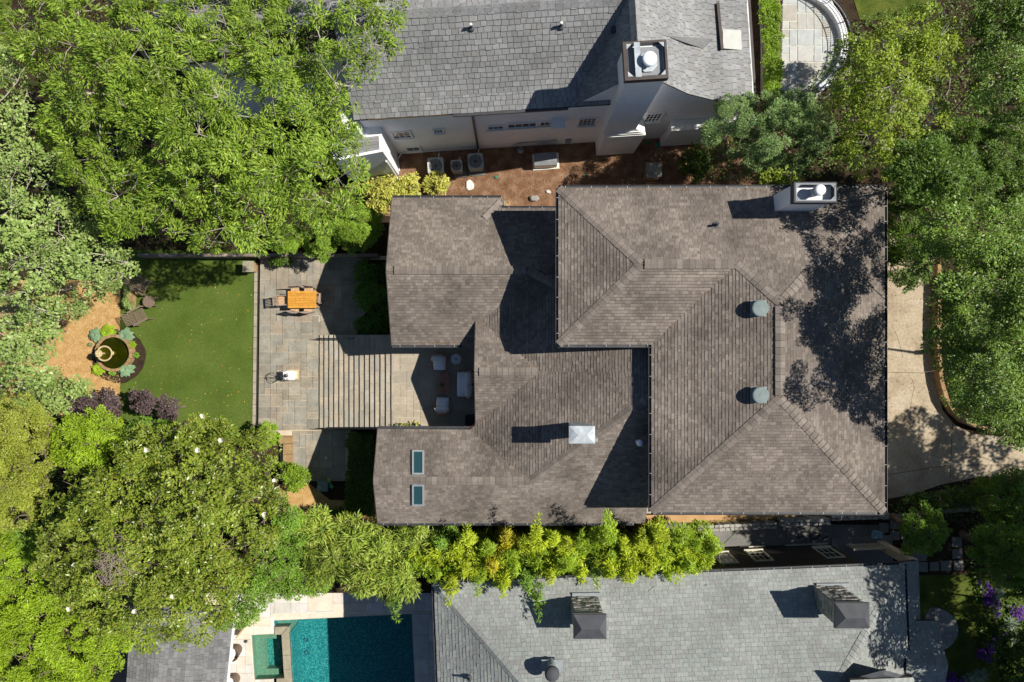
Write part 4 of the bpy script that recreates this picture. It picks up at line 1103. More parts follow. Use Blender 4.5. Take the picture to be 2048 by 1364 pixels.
for (xa_, xb_, ya_, yb_) in ((1432, 1466, 1107, 1127), (1497, 1540, 1103, 1122), (1634, 1682, 1097, 1116)):
    a0, zz0 = swall_px((xa_ + xb_) / 2 - 14, ya_); a1, _ = swall_px((xa_ + xb_) / 2 + 14, ya_); _, zz1 = swall_px((xa_ + xb_) / 2, yb_)
    am = swall_px((xa_ + xb_) / 2, (ya_ + yb_) / 2)[0]
    wall_window(gh, FS2, am - .38, am + .38, min(zz0, zz1), max(zz0, zz1), 3, 2, frame=m_cream)
MB().slab([B(15.2, .155, .18), B(16.5, .155, .18), B(16.5, .1, .18), B(15.2, .1, .18)], (0, 0, -.1)).build('base_trim', m_cream, gh)
MB().slab([B(17.5, .155, .18), B(19.7, .155, .18), B(19.7, .1, .18), B(17.5, .1, .18)], (0, 0, -.1)).build('base_trim', m_cream, gh)
# porch rail and column below the corner eave
MB().slab([B(20.6, .2, .95), B(22.2, .2, .95), B(22.2, .28, .95), B(20.6, .28, .95)], (0, 0, -.07)).build('porch_rail', m_cream, gh)
MB().slab([B(20.6, .2, .2), B(22.2, .2, .2), B(22.2, .28, .2), B(20.6, .28, .2)], (0, 0, -.07)).build('porch_rail', m_cream, gh)
for i in range(13):
    a = 20.65 + i * .12; MB().slab([B(a, .22, .88), B(a + .04, .22, .83), B(a + .04, .26, .83), B(a, .26, .83)], (0, 0, -.75)).build('baluster', m_cream, gh)
MB().slab([B(22.2, .1, 3.0), B(22.55, .1, 3.0), B(22.55, .5, 3.0), B(22.2, .5, 3.0)], (0, 0, -3.0)).build('porch_column', m_cream, gh)
MB().slab([B(19.9, -.15, .1), B(23.0, -.15, .1), B(23.0, 3, .1), B(19.9, 3, .1)], (0, 0, -.1)).build('porch_floor', m_concgrey, gh)
# lower porch roofs on the east
q = [W(*p, 3.2) for p in ((1838, 1122), (1842, 1250), (1815, 1250), (1808, 1126))]
def eroof(pts, seed, nm):
    roof(gh, [pts], m_green, seed=seed, name=nm, **GRN)
eroof([W(1840, 1250, 3.1), W(1836, 1122, 3.1), W(1800, 1124, 3.75), W(1806, 1250, 3.75)], 42, 'porch_roof')
eroof([W(1812, 1243, 3.35), W(1872, 1241, 3.35), W(1896, 1332, 4.3), W(1812, 1332, 4.3)], 43, 'entry_roof')
eroof([W(1896, 1332, 4.3), W(1876, 1440, 3.3), W(1812, 1440, 3.3), W(1812, 1332, 4.3)], 44, 'entry_roof')
eroof([W(1700, 1360, 7.0), W(1824, 1352, 5.6), W(1826, 1440, 5.4), W(1700, 1440, 6.6)], 45, 'dormer_roof')
b = MB(); b.slab([W(1704, 1357, 6.4), W(1768, 1340, 6.6), W(1822, 1354, 5.3), W(1822, 1354, 4.5), W(1704, 1357, 5.0)], (0, -.2, 0)); b.build('dormer_wall', m_charcoal, gh)
# chimneys: rough stone with dark hipped caps
def stone_chimney(px0, py0, px1, py1, zt, rx0, ry0, rx1):
    """cap outline in the photo at height zt; base on the roof at pixel rx0, ry0 .. rx1"""
    c = [W(px0, py1, zt), W(px1, py1, zt), W(px1, py0, zt), W(px0, py0, zt)]
    i_ = .09
    body = MB().box(c[0].x + i_, c[0].y + i_, 3.8, c[1].x - i_, c[2].y - i_, zt - .14)
    ch = body.build('chimney', m_stone, gh)
    # stones of the sunny north face
    rng = random.Random(int(px0)); x = c[0].x + i_; y1 = c[2].y - i_
    z = 4.2
    while z < zt - .22:
        h = rng.uniform(.10, .2); x = c[0].x + i_
        while x < c[1].x - i_ - .05:
            l = min(rng.uniform(.12, .34), c[1].x - i_ - x); pr_ = rng.uniform(.015, .06)
            MB().box(x + .006, y1 - .02, z, x + l - .006, y1 + pr_, min(z + h - .012, zt - .16)).build('stone', m_stone, ch); x += l
        z += h
    # stones of the west face
    z = 4.4
    while z < zt - .22:
        h = rng.uniform(.14, .24); y = c[0].y + i_
        while y < c[2].y - i_ - .05:
            l = min(rng.uniform(.2, .4), c[2].y - i_ - y); pr_ = rng.uniform(.01, .03)
            MB().box(c[0].x + i_ - pr_, y + .006, z, c[0].x + i_ + .02, y + l - .006, min(z + h - .012, zt - .16)).build('stone', m_stone, ch); y += l
        z += h
    MB().box(c[0].x + .0, c[0].y + .0, zt - .14, c[1].x, c[2].y, zt - .07).build('capstone', m_stone, ch)
    a, d = (c[0] + c[3]) / 2, (c[3].y - c[0].y) / 2 * .62; e = (c[1] + c[2]) / 2; up_ = Vector((0, 0, .26))
    b = MB(); b.add(c + [Vector((a.x + d, a.y, zt)) + up_, Vector((e.x - d, e.y, zt)) + up_], [(0, 1, 5, 4), (2, 3, 4, 5), (3, 0, 4), (1, 2, 5), (3, 2, 1, 0)])
    b.slab([v - Vector((0, 0, .002)) for v in c], (0, 0, -.06)); b.build('hipped_cap', m_charcoal, ch)
    f = MB(); f.box(c[0].x - .05, y1 + .02, 4.15, c[1].x + .05, y1 + .34, 4.5); 
stone_chimney(1147, 1229, 1213, 1278, 6.6, 1147, 1192, 1198)
stone_chimney(1670, 1206, 1739, 1257, 6.6, 1634, 1172, 1700)
for (xa_, xb_, y_) in ((1144, 1200, 1189), (1632, 1698, 1170)):
    p, q = W(xa_, y_, 4.35), W(xb_, y_ - 1, 4.35); MB().bar(p, q, .16, .14).build('cricket_flashing', m_lead, gh)
# turbine vent near the bottom edge
c = W(1104, 1342, 6.45); tv = MB().lathe([(.2, -.3), (.19, .35), (.23, .36)], (c.x, c.y, 6.0), 20).build('roof_vent', m_steel, gh)
MB().lathe([(.28, .36), (.31, .4), (.31, .55), (.22, .64), (.03, .67)], (c.x, c.y - .1, 6.0), 24).build('hood', m_charcoal, tv, smooth=True)
p = W(1104, 1335, 5.9); MB().slab([p + Vector((-.45, .3, -.06)), p + Vector((.45, .3, -.06)), p + Vector((.45, -.1, .14)), p + Vector((-.45, -.1, .14))], (0, 0, -.03)).build('flashing', m_lead, gh)
pipe_vent(gh, 938, 1364, 4.9)

# ------------------------------------------------------------------ pool terrace
dk = thing
pool_poly = [(580, 1240), (823, 1228), (833, 1440), (588, 1440)]
spa_poly = [(503, 1270), (562, 1267), (567, 1357), (509, 1359)]
DZ = LOW
deckz = MB()
def P2(x, y): return W(x, y, DZ)
# deck base as ring of quads round pool and spa
deck = sheet('pool_deck', [(100, 1100), (548, 1100), (548, 1268), (503, 1270), (509, 1359), (513, 1440), (100, 1440)], DZ - .03, m_trav, thick=.2)
for pts in ([(548, 1100), (900, 1100), (900, 1228), (823, 1228), (548, 1241)], [(823, 1228), (900, 1228), (900, 1440), (833, 1440)], [(509, 1359), (545, 1357.5), (549, 1440), (513, 1440)], [(548, 1241), (549, 1267.5), (548, 1268), (547, 1268)]):
    sheet('pool_deck', pts, DZ - .031, m_trav, thick=.2)
stones(deck, m_trav, pxpoly([(440, 1150), (547, 1150), (547.5, 1266), (501, 1268.5), (440, 1268)], DZ), DZ, .03, .46, 15, gap=.012)
stones(deck, m_trav, pxpoly([(440, 1268.6), (500.6, 1268.6), (507, 1359), (510, 1430), (440, 1430)], DZ), DZ, .03, .46, 16, gap=.012)
stones(deck, m_trav, pxpoly([(548.5, 1150), (900, 1150), (900, 1226.5), (822, 1226.5), (548.5, 1239.5)], DZ), DZ, .03, .46, 17, gap=.012)
stones(deck, m_trav, pxpoly([(825, 1228), (900, 1228), (900, 1430), (834.5, 1430)], DZ), DZ, .03, .44, 18, gap=.012)
stones(deck, m_trav, pxpoly([(509.5, 1360), (545, 1358), (548, 1430), (512, 1430)], DZ), DZ, .03, .46, 19, gap=.012)
def basin(name, px, z0, zw, mat, parent=None):
    p = [W(x, y, DZ) for x, y in px]; b = MB(); n = len(p)
    top = [Vector((v.x, v.y, DZ - .02)) for v in p]; bot = [Vector((v.x, v.y, z0)) for v in p]
    b.add(top + bot, [tuple(range(n, 2 * n))[::-1]] + [(i, (i + 1) % n, n + (i + 1) % n, n + i) for i in range(n)])
    return b.build(name, mat, parent)
pool = thing('swimming_pool', 'swimming pool of teal water half in shade at the bottom', 'pool', W(700, 1300, DZ - 1.6))
basin('basin', [(548, 1241), (823, 1228), (833, 1440), (590, 1440), (580, 1266), (549, 1268)], DZ - 1.55, 0, m_plaster, pool)
p = [W(x, y, DZ - .14) for x, y in ((548, 1241), (823, 1228), (833, 1440), (590, 1440), (580, 1266), (549, 1268))]
MB().add(p, [tuple(range(len(p)))[::-1]]).build('water', m_poolwater, pool)
MB().prism(pxpoly([(549, 1241.5), (578, 1240), (578, 1265), (549, 1267)], DZ), DZ - 1.5, DZ - .45).build('bench', m_spa, pool)
for x, y in ((612, 1280), (613, 1305)):
    c = W(x, y, DZ - 1.5); MB().tube([c + Vector((math.cos(t) * .11, math.sin(t) * .11, .0)) for t in [k * .5236 for k in range(12)]], .014, 5, closed=True).build('drain_ring', m_charcoal, pool)
spa = thing('spa_tub', 'square green tiled spa set beside the swimming pool', 'spa', W(535, 1310, DZ - 1))
basin('basin', spa_poly, DZ - .95, 0, m_spa, spa)
p = [W(x, y, DZ - .10) for x, y in spa_poly]; MB().add(p, [tuple(range(4))[::-1]]).build('water', water_mat('spa_water', (.70, .90, .82)), spa)
for pts in ([(503.5, 1270.5), (527, 1269.5), (533, 1337), (508, 1358)], [(508, 1358), (533, 1337), (561, 1337), (566, 1356.5)], [(527, 1269.5), (560, 1267.5), (560, 1277), (527.4, 1277)]):
    MB().prism(pxpoly(pts, DZ - .5), DZ - .93, DZ - .50).build('bench', m_spa, spa)
wt = pxpoly([(525, 1276), (562, 1274), (565, 1338), (531, 1338)], DZ - .9); MB().prism(wt, DZ - .94, DZ - .90).build('floor_tile', m_plaster, spa)
# raised weir wall between spa and pool
wl_ = thing('weir_wall', 'raised stone weir wall between spa and pool', 'wall', W(570, 1310, DZ - 1))
for pts in ([(563, 1270), (577, 1254), (580.5, 1310), (565.5, 1310)], [(565.6, 1310.7), (580.6, 1310.7), (582, 1338), (567, 1338)], [(567, 1338.7), (582, 1338.7), (585, 1378), (569, 1356)], [(549, 1254), (577, 1253), (563, 1269), (549, 1269.5)], [(553, 1357.5), (568.5, 1356.5), (584.5, 1378.5), (588, 1430), (553, 1430)]):
    MB().prism(pxpoly(pts, DZ + .04), DZ - 1.5, DZ + .04 + g_.uniform(-.004, .004)).build('coping_stone', m_coping, wl_)

# pool house roof at lower left
ph = thing('pool_house', 'small pool house with charcoal shingle roof below the magnolia', 'pool house', W(380, 1300, DZ))
zp = 1.1
roof(ph, [[W(300, 1440, zp + .9), W(447, 1440, zp), W(470, 1212, zp), W(320, 1212, zp + .9)], [W(250, 1440, zp + .5), W(300, 1440, zp + .9), W(320, 1212, zp + .9), W(262, 1212, zp + .5)]], m_dark_sh, e=.2, wr=(.2, .36), t=.02, gap=.012, seed=51)
a_, b_ = W(471.5, 1212, zp - .02), W(448.5, 1440, zp - .02); MB().bar(a_, b_, .09, .12).build('eave_trim', m_whitetrim, ph)
MB().slab([W(455, 1220, DZ) * 1, W(438, 1440, DZ), W(438, 1440, DZ) + Vector((0, 0, zp - .1 - DZ)), W(455, 1220, DZ) + Vector((0, 0, zp - .1 - DZ))], (-.2, 0, 0)).build('wall', m_wall, ph)
sheet('side_court', [(120, 1180), (300, 1180), (290, 1440), (120, 1440)], DZ + .012, m_concgrey)

# far corners of grass
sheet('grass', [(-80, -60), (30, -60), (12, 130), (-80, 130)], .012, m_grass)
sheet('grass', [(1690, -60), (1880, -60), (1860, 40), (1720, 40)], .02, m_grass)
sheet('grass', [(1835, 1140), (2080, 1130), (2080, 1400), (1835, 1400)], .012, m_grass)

# ------------------------------------------------------------------ curved front terrace at the top right
ft = sheet('front_terrace', [(1566, -60), (1640, -60), (1672, 20), (1680, 90), (1668, 150), (1630, 200), (1560, 210)], .03, m_flagjoint, thick=.03)
stones(ft, m_flag, pxpoly([(1567, -60), (1640, -60), (1670, 20), (1678, 90), (1666, 148), (1630, 198), (1562, 206)], .05), .055, .025, .42, 61, gap=.045, jit=.012, shapes=((2, 2), (1, 1), (2, 1), (1, 2), (2, 2), (1, 2)))
fcx, fcy, fr_ = 1578, 92, 107
tw = thing('terrace_wall', 'curved low white brick wall round the flagstone terrace', 'wall', W(fcx + fr_, fcy, 0))
NA = 46
def arc_pt(r, t, z): 
    v = W(fcx, fcy, 0); return Vector((v.x + r * S * math.cos(t), v.y + r * S * math.sin(t), z))
for i in range(NA):
    t0, t1 = -1.0 + 2.3 * i / NA, -1.0 + 2.3 * (i + 1) / NA - .004
    q = [arc_pt(99, t0, 0), arc_pt(112, t0, 0), arc_pt(112, t1, 0), arc_pt(99, t1, 0)]
    MB().prism([v[:2] for v in q], 0, .36 + g_.uniform(-.003, .003)).build('brick', m_white, tw)
tr = thing('terrace_railing', 'black iron railing on top of the curved white wall', 'railing', W(fcx + fr_, fcy, .36))
ts = [-1.0 + 2.3 * i / 40 for i in range(41)]
MB().tube([arc_pt(107, t, .95) for t in ts], .022, 6).build('top_rail', m_blackmetal, tr)
MB().tube([arc_pt(107, t, .46) for t in ts], .014, 5).build('bottom_rail', m_blackmetal, tr)
for i in range(62):
    t = -1.0 + 2.3 * i / 61; MB().tube([arc_pt(107, t, .46), arc_pt(107, t, .95)], .009, 4).build('baluster', m_blackmetal, tr)
for i in range(6):
    t = -1.0 + 2.3 * i / 5; MB().tube([arc_pt(107, t, .34), arc_pt(107, t, .98)], .024, 5).build('post', m_blackmetal, tr)
    MB().tube([arc_pt(107, t, .9), arc_pt(121, t, .36)], .016, 5).build('brace', m_blackmetal, tr)
ed = MB().tube([arc_pt(126, -1.0 + 2.3 * i / 40, .06) for i in range(41)], .03, 6).build('edging_pipe', m_steel)
tag(ed, 'thin curved grey edging pipe outside the terrace railing', 'edging')
hr = thing('hedge_rail', 'long thin grey rail between the white house gutter and the clipped hedge', 'rail', W(1522, 90, 0))
MB().tube([W(1517, -40, .5), W(1527, 185, .5)], .03, 6).build('rail', m_steel, hr)
for y in (-20, 60, 140): MB().tube([W(1520 + y * .03, y, .5), W(1520 + y * .03, y, 0)], .02, 5).build('post', m_steel, hr)

# ------------------------------------------------------------------ yard between the houses
def ac_unit(px, py, sz, label, seed, padoff=(0, 0)):
    h = .78; c = W(px, py, h); t = thing('air_conditioner', label, 'air conditioner', (c.x, c.y, 0), 'air conditioners by the white wall')
    w = sz * S * (CAM_H - h) / CAM_H
    MB().cbox((c.x + padoff[0], c.y + padoff[1], .03), w * 1.12, w * 1.12, .06, ang).build('pad', m_concgrey, t)
    def rr(s, n=5, r=.09):
        q = []
        for k, (sx, sy) in enumerate(((1, 1), (-1, 1), (-1, -1), (1, -1))):
            for i in range(n):
                a = math.pi / 2 * (k + i / (n - 1)); q.append((sx * (s / 2 - r) + r * math.cos(a), sy * (s / 2 - r) + r * math.sin(a)))
        ca, sa = math.cos(ang), math.sin(ang)
        return [(c.x + x * ca - y * sa, c.y + x * sa + y * ca) for x, y in q]
    MB().prism(rr(w * .94), .06, h - .06).build('cabinet', m_steel, t)
    # top ring
    b = MB(); n = 20; o_ = rr(w); R = w * .43
    inn = [(c.x + R * math.cos(ang + 2 * math.pi * (k + .0) / n + math.atan2(1, 1) * 0), c.y + R * math.sin(ang + 2 * math.pi * k / n)) for k in range(n)]
    vs = [(x, y, h) for x, y in o_] + [(x, y, h - .02) for x, y in inn] + [(x, y, h - .06) for x, y in o_] + [(x, y, h - .07) for x, y in inn]
    fs = []
    for i in range(n):
        j = (i + 1) % n; fs += [(i, j, n + j, n + i), (j, i, 2 * n + i, 2 * n + j), (n + i, n + j, 3 * n + j, 3 * n + i)]
    b.add(vs, fs).build('top_cover', m_vent if False else M('ac_paint', [(.36, .37, .35), (.42, .43, .41)], n1=(5, .08), rough=.5), t)
    MB().lathe([(R * .99, -.005), (R * .99, .0)], (c.x, c.y, h - .12), 24).build('fan_well', m_blackmetal, t)
    f = MB(); rng = random.Random(seed); a0 = rng.random() * 3
    for k in range(3):
        a = a0 + k * 2.094; d = Vector((math.cos(a), math.sin(a), 0)); s_ = Vector((-d.y, d.x, 0)); cc = Vector((c.x, c.y, h - .10))
        f.add([cc + d * R * .15 - s_ * .04, cc + d * R * .9 - s_ * .10, cc + d * R * .92 + s_ * .08 + Vector((0, 0, .03)), cc + d * R * .15 + s_ * .05 + Vector((0, 0, .03))], [(0, 1, 2, 3)])
    f.lathe([(.06, -.02), (.05, .04)], (c.x, c.y, h - .10), 12); f.build('fan', m_charcoal, t)
    gm = MB()
    for k in range(1, 6):
        r = R * k / 5.2; gm.tube([(c.x + r * math.cos(a), c.y + r * math.sin(a), h - .02) for a in [i * .3927 for i in range(16)]], .004, 4, closed=True)
    for k in range(4):
        a = k * .785; gm.tube([(c.x - R * math.cos(a), c.y - R * math.sin(a), h - .022), (c.x + R * math.cos(a), c.y + R * math.sin(a), h - .022)], .005, 4)
    gm.build('grille', m_blackmetal, t)
    MB().tube([(c.x + .1, c.y + w * .45, .4), (c.x + .15, c.y + w * .9, .45)], .025, 6).build('refrigerant_line', m_pvc, t)
ac_unit(871, 331, 32, 'leftmost and largest of the three square grey air conditioners by the white wall', 1)
ac_unit(913, 331, 23, 'small middle air conditioner on an offset concrete pad by the white wall', 2, (.12, -.1))
ac_unit(951, 322, 31, 'rightmost air conditioner, closest to the dark downpipe of the white wall', 3, (.02, -.12))
gn = thing('generator', 'grey metal generator box with sloped lid on a pale pad', 'generator', W(1091, 322, 0))
def gp_(px, py, z): return W(px, py, z)
gz = .75
ga, gb, gc, gd = W(1069, 330, gz), W(1115, 328, gz), W(1112, 304, gz), W(1067, 307, gz)
MB().prism([v[:2] for v in (W(1066, 341, .08), W(1119, 337, .08), W(1117, 305, .08), W(1064, 309, .08))], 0, .08).build('pad', m_flagjoint, gn)
MB().prism([(ga.x, ga.y), (gb.x, gb.y), (gc.x, gc.y), (gd.x, gd.y)], .08, gz - .12).build('cabinet', m_whitetrim, gn)
ld = MB(); m0, m1 = ga.lerp(gd, .32), gb.lerp(gc, .32)
lw_ = Vector((0, 0, -.12)); ld.add([ga + lw_, gb + lw_, m1, m0, gc, gd, gc + lw_, gd + lw_], [(0, 1, 2, 3), (3, 2, 4, 5), (5, 4, 6, 7), (1, 6, 4, 2), (0, 3, 5, 7), (0, 7, 6, 1)])
ld.build('lid', m_steel, gn)
gmt = thing('gas_meter', 'dark grey gas meter with pipes beside the generator', 'gas meter', W(1041, 299, 0))
c = W(1041, 300, .5); MB().lathe([(.12, -.12), (.16, -.08), (.16, .06), (.10, .12), (.02, .13)], (c.x, c.y, .5), 16).build('body', m_steel, gmt, smooth=True)
MB().tube([(c.x - .2, c.y + .1, 0), (c.x - .2, c.y + .1, .72), (c.x - .06, c.y, .72), (c.x - .06, c.y, .6)], .03, 6).build('pipe', m_charcoal, gmt)
MB().tube([(c.x + .06, c.y, .6), (c.x + .06, c.y, .74), (c.x + .22, c.y + .1, .74), (c.x + .22, c.y + .1, .0)], .03, 6).build('pipe', m_charcoal, gmt)
MB().cbox((c.x - .3, c.y + .05, .35), .14, .14, .14).build('regulator', m_charcoal, gmt)
for (px, py, r, lab) in ((1315, 290, 5.5, 'largest round green plastic lid in the clay beside the chimney foot'), (1300, 285, 3.2, 'small green plastic lid between the chimney and the largest lid'), (1294, 284, 2.4, 'tiniest green plastic lid, closest to the chimney foot'), (992, 354, 3, 'green plastic lid below the rightmost air conditioner'), (1169, 351, 3, 'green plastic lid in dappled shade above the brown roof')):
    c = W(px, py, .03); l = MB().lathe([(r * S, 0), (r * S, .05), (r * S * .9, .065), (r * S * .2, .07)], (c.x, c.y, 0), 18).build('valve_lid', m_greenlid)
    tag(l, lab, 'valve lid', 'green valve lids in the clay')
def rock(px, py, r, h, lab, mat=m_stone, seed=0, z=0, sq=.7, cat='rock'):
    rng = random.Random(seed); c = W(px, py, z); b = MB(); n = 9; a0 = rng.random()
    o_ = [(c.x + r * math.cos(a0 + 6.283 * i / n) * rng.uniform(.8, 1.15), c.y + r * sq * math.sin(a0 + 6.283 * i / n) * rng.uniform(.8, 1.15)) for i in range(n)]
    i_ = [(c.x + (x - c.x) * .72, c.y + (y - c.y) * .72) for x, y in o_]
    vs = [(x, y, z - .02) for x, y in o_] + [(x, y, z + h * rng.uniform(.5, .8)) for x, y in o_] + [(x, y, z + h * rng.uniform(.85, 1.1)) for x, y in i_]
    fs = [tuple(range(2 * n, 3 * n))]
    for i in range(n):
        j = (i + 1) % n; fs += [(i, j, n + j, n + i), (n + i, n + j, 2 * n + j, 2 * n + i)]
    o = b.add(vs, fs).build('rock', mat); tag(o, lab, cat, 'rocks in the yard'); return o
rock(939, 371, .22, .10, 'pale flat rock on the clay near the variegated shrubs', m_trav, 1, sq=1.3)
rock(1010, 408, .26, .25, 'tan rock against the north gutter corner of the low roof', m_brownstone, 2)
rock(1068, 397, .26, .18, 'dark rock in tree shade above the low north gutter', m_stone, 3)
rock(1097, 384, .14, .08, 'small pale rock right beside the corner of the high roof', m_trav, 4)
sb_ = thing('stone_block', 'square block topped by a flat slab, standing in the shaded clay', 'stone block', W(1306, 344, 0))
MB().prism(pxpoly([(1293, 330), (1320, 330), (1318, 358), (1290, 358)], .45), 0, .45).build('base', m_brownstone, sb_)
MB().prism(pxpoly([(1292, 325), (1324, 324), (1324, 354), (1294, 355)], .55), .451, .55).build('slab', m_stone, sb_)

# ------------------------------------------------------------------ south side passage
sheet('side_path', [(1290, 1030), (1600, 1030), (1560, 1042), (1300, 1046)], .012, M('orange_clay_path', [(.42, .25, .11), (.5, .31, .15)], n1=(2, .15), rough=1))
sheet('side_passage', [(1300, 1046), (1790, 1050), (1800, 1150), (1300, 1150)], .008, m_concgrey)
swl = thing('dry_stone_wall', 'two-course pale stone wall running between the brown and grey green roofs', 'wall', W(1600, 1045, 0))
def two_rows(xa, xb, ya, yb, w_):
    for r in range(2):
        x = xa
        while x < xb:
            l = g_.uniform(8, 15); x2_ = min(x + l, xb)
            f0, f1 = (x - xa) / (xb - xa), (x2_ - xa) / (xb - xa)
            y0_, y1_ = ya + (yb - ya) * f0 + r * w_, ya + (yb - ya) * f1 + r * w_
            z = .55 + g_.uniform(-.03, .03); j = lambda: g_.uniform(-.7, .7)
            MB().prism(pxpoly([(x + .6, y0_ + .5 + j()), (x2_ - .6, y1_ + .5 + j()), (x2_ - .6, y1_ + w_ - .6 + j()), (x + .6, y0_ + w_ - .6 + j())], z), 0, z).build('stone', m_stone, swl)
            x = x2_
two_rows(1395, 1555, 1051, 1045, 6.6); two_rows(1560, 1662, 1040, 1037, 6.6); two_rows(1664, 1780, 1030, 1025, 6.4)
rk = MB()
for i in range(900):
    x = g_.uniform(1400, 1590); y = 1046 - (x - 1400) * .03 + g_.uniform(-4, 3); p = W(x, y, .02); a = g_.uniform(0, 6.28); l = g_.uniform(.03, .1)
    if x > 1500 and g_.random() < .6: l = g_.uniform(.12, .28); 
    d = Vector((math.cos(a), math.sin(a), .4)); s_ = Vector((-d.y, d.x, 0)) * .02
    rk.add([p - s_, p + s_, p + d * l], [(0, 1, 2)])
rk.build('dry_grass', M('dry_grass_blade', [(.16, .17, .03), (.3, .22, .07), (.36, .24, .09)], island=True, rough=.9), kind='stuff')
ho = MB(); c = W(1420, 1080, .5)
ho.tube([c + Vector((-.6, .28, -.1)), c + Vector((-.2, .36, 0)), c + Vector((.12, .26, 0)), c + Vector((.24, .02, 0)), c + Vector((.24, -.3, -.3)), c + Vector((.22, -.36, -.5))], .05, 8)
tag(ho.build('vent_pipe', m_pvc, smooth=True), 'white curved pipe bending out beside the bright bamboo tip', 'pipe')
bb = MB(); n = 6
c0_, c1_, c2_, c3_ = [W(x, y, .1) for x, y in ((1741, 1076), (1763, 1078), (1765, 1064), (1745, 1058))]
vs = []
for i in range(n + 1):
    for j in range(n + 1):
        p = c0_.lerp(c1_, i / n).lerp(c3_.lerp(c2_, i / n), j / n); vs.append(p + Vector((0, 0, g_.uniform(0, .09))))
bb.add(vs, [(i * (n + 1) + j, (i + 1) * (n + 1) + j, (i + 1) * (n + 1) + j + 1, i * (n + 1) + j + 1) for i in range(n) for j in range(n)])
tag(bb.build('plastic_sheet', m_bluebag), 'crumpled blue plastic sheet lying in the side passage', 'plastic sheet')
gb_ = thing('junk_pile', 'dark bicycle-like tangle of pipes leaning against the dark wall', 'equipment', W(1610, 1078, 0))
for i in range(7):
    a = W(1582 + i * 9, 1076 + g_.uniform(-4, 4), g_.uniform(.1, .5)); b_ = W(1590 + i * 9 + g_.uniform(-14, 14), 1080 + g_.uniform(-8, 3), g_.uniform(.1, .7)); MB().tube([a, b_], .03, 6).build('pipe', m_charcoal if i % 2 else m_steel, gb_)
for i in range(2):
    c = W(1630 + i * 16, 1072, .3); MB().tube([c + Vector((math.cos(t) * .26, math.sin(t) * .2, math.sin(t) * .18)) for t in [k * .449 for k in range(14)]], .03, 5, closed=True).build('hoop', m_blackmetal, gb_)
# stepping pavers
sp_ = thing
spv = sheet('stepping_path', [(1770, 1050), (1935, 1050), (1935, 1150), (1770, 1150)], .014, m_soil)
for (x, y) in ((1790, 1048), (1790, 1071), (1813, 1068), (1836, 1071), (1816, 1092), (1826, 1112), (1843, 1112), (1846, 1134), (1869, 1133), (1892, 1132), (1917, 1131), (1915, 1108), (1914, 1084), (1768, 1056)):
    s2 = 10 + g_.uniform(-1, .6); MB().prism(pxpoly([(x - s2, y - s2 + g_.uniform(-1, 1)), (x + s2, y - s2), (x + s2, y + s2 + g_.uniform(-1, 1)), (x - s2, y + s2)], .05), 0, .05 + g_.uniform(-.005, .008)).build('stepping_stone', m_concgrey, spv)
rt = sheet('round_terrace', [(1862, 1215)] + [(1862 + 55 * math.cos(t), 1260 + 46 * math.sin(t)) for t in [-1.35 + 2.75 * i / 22 for i in range(23)]] + [(1880, 1305), (1896, 1320), (1895, 1420), (1850, 1420), (1850, 1230)], .04, m_concgrey, thick=.04)
rng = random.Random(5)
stones(rt, M('grey_flagstone', [(.30, .29, .27), (.37, .36, .335), (.33, .30, .27)], island=True, n1=(2, .2), n2=(9, .15), rough=.9), pxpoly([(1870, 1216)] + [(1863 + 53 * math.cos(t), 1260 + 44 * math.sin(t)) for t in [-1.3 + 2.6 * i / 18 for i in range(19)]] + [(1868, 1304)], .06), .06, .02, .38, 64, rot=.25, gap=.02)
sheet('wall_path', [(1765, 1030), (1960, 1012), (1962, 1020), (1765, 1040)], .02, m_stone)

# ------------------------------------------------------------------ patio furniture
dt = thing('dining_table', 'rectangular golden teak dining table on the lower patio', 'table', W(604, 599, PZ))
tz = PZ + .75
t0, t1 = W(575.5, 616, tz), W(633, 582, tz)
nb = 7
for i in range(nb):
    ya, yb = t0.y + (t1.y - t0.y) * i / nb, t0.y + (t1.y - t0.y) * (i + 1) / nb
    MB().box(t0.x + (.05 if False else 0), ya + .003, tz - .035, t1.x, yb - .003, tz + g_.uniform(-.002, .002)).build('board', m_teak, dt)
for sx in (t0.x + .08, t1.x - .08):
    for sy in (t0.y + .08, t1.y - .08): MB().box(sx - .04, sy - .04, PZ, sx + .04, sy + .04, tz - .036).build('leg', m_silverteak, dt)
MB().box(t0.x + .1, t0.y + .06, tz - .12, t1.x - .1, t0.y + .09, tz - .036).build('apron', m_silverteak, dt)
MB().box(t0.x + .1, t1.y - .09, tz - .12, t1.x - .1, t1.y - .06, tz - .036).build('apron', m_silverteak, dt)

def dining_chair(label, group, arms=True):
    t = thing('dining_chair', label, 'chair', (0, 0, 0), group)       # faces +x
    for i in range(5): MB().box(-.22, -.21 + i * .085, .43, .22, -.21 + i * .085 + .075, .45).build('seat_slat', m_seatteak, t)
    for x, y in ((-.21, -.22), (-.21, .22)): MB().bar((x, y, 0), (x - .09, y, .92), .045, .045).build('rear_leg', m_silverteak, t)
    for x, y in ((.21, -.22), (.21, .22)): MB().box(x - .022, y - .022, 0, x + .022, y + .022, .62 if arms else .43).build('front_leg', m_silverteak, t)
    MB().bar((-.30, -.25, .90), (-.30, .25, .90), .045, .08).build('top_rail', m_silverteak, t)
    MB().bar((-.245, -.23, .52), (-.245, .23, .52), .035, .05).build('low_rail', m_silverteak, t)
    for i in range(5):
        y = -.16 + i * .08; MB().bar((-.246, y, .53), (-.298, y, .88), .04, .018).build('back_slat', m_silverteak, t)
    if arms:
        for y in (-.245, .245): MB().bar((-.27, y, .64), (.25, y, .64), .05, .03).build('armrest', m_silverteak, t)
    return t
protoA = dining_chair('slatted teak armchair at the left end of the dining table', 'teak chairs round the dining table')
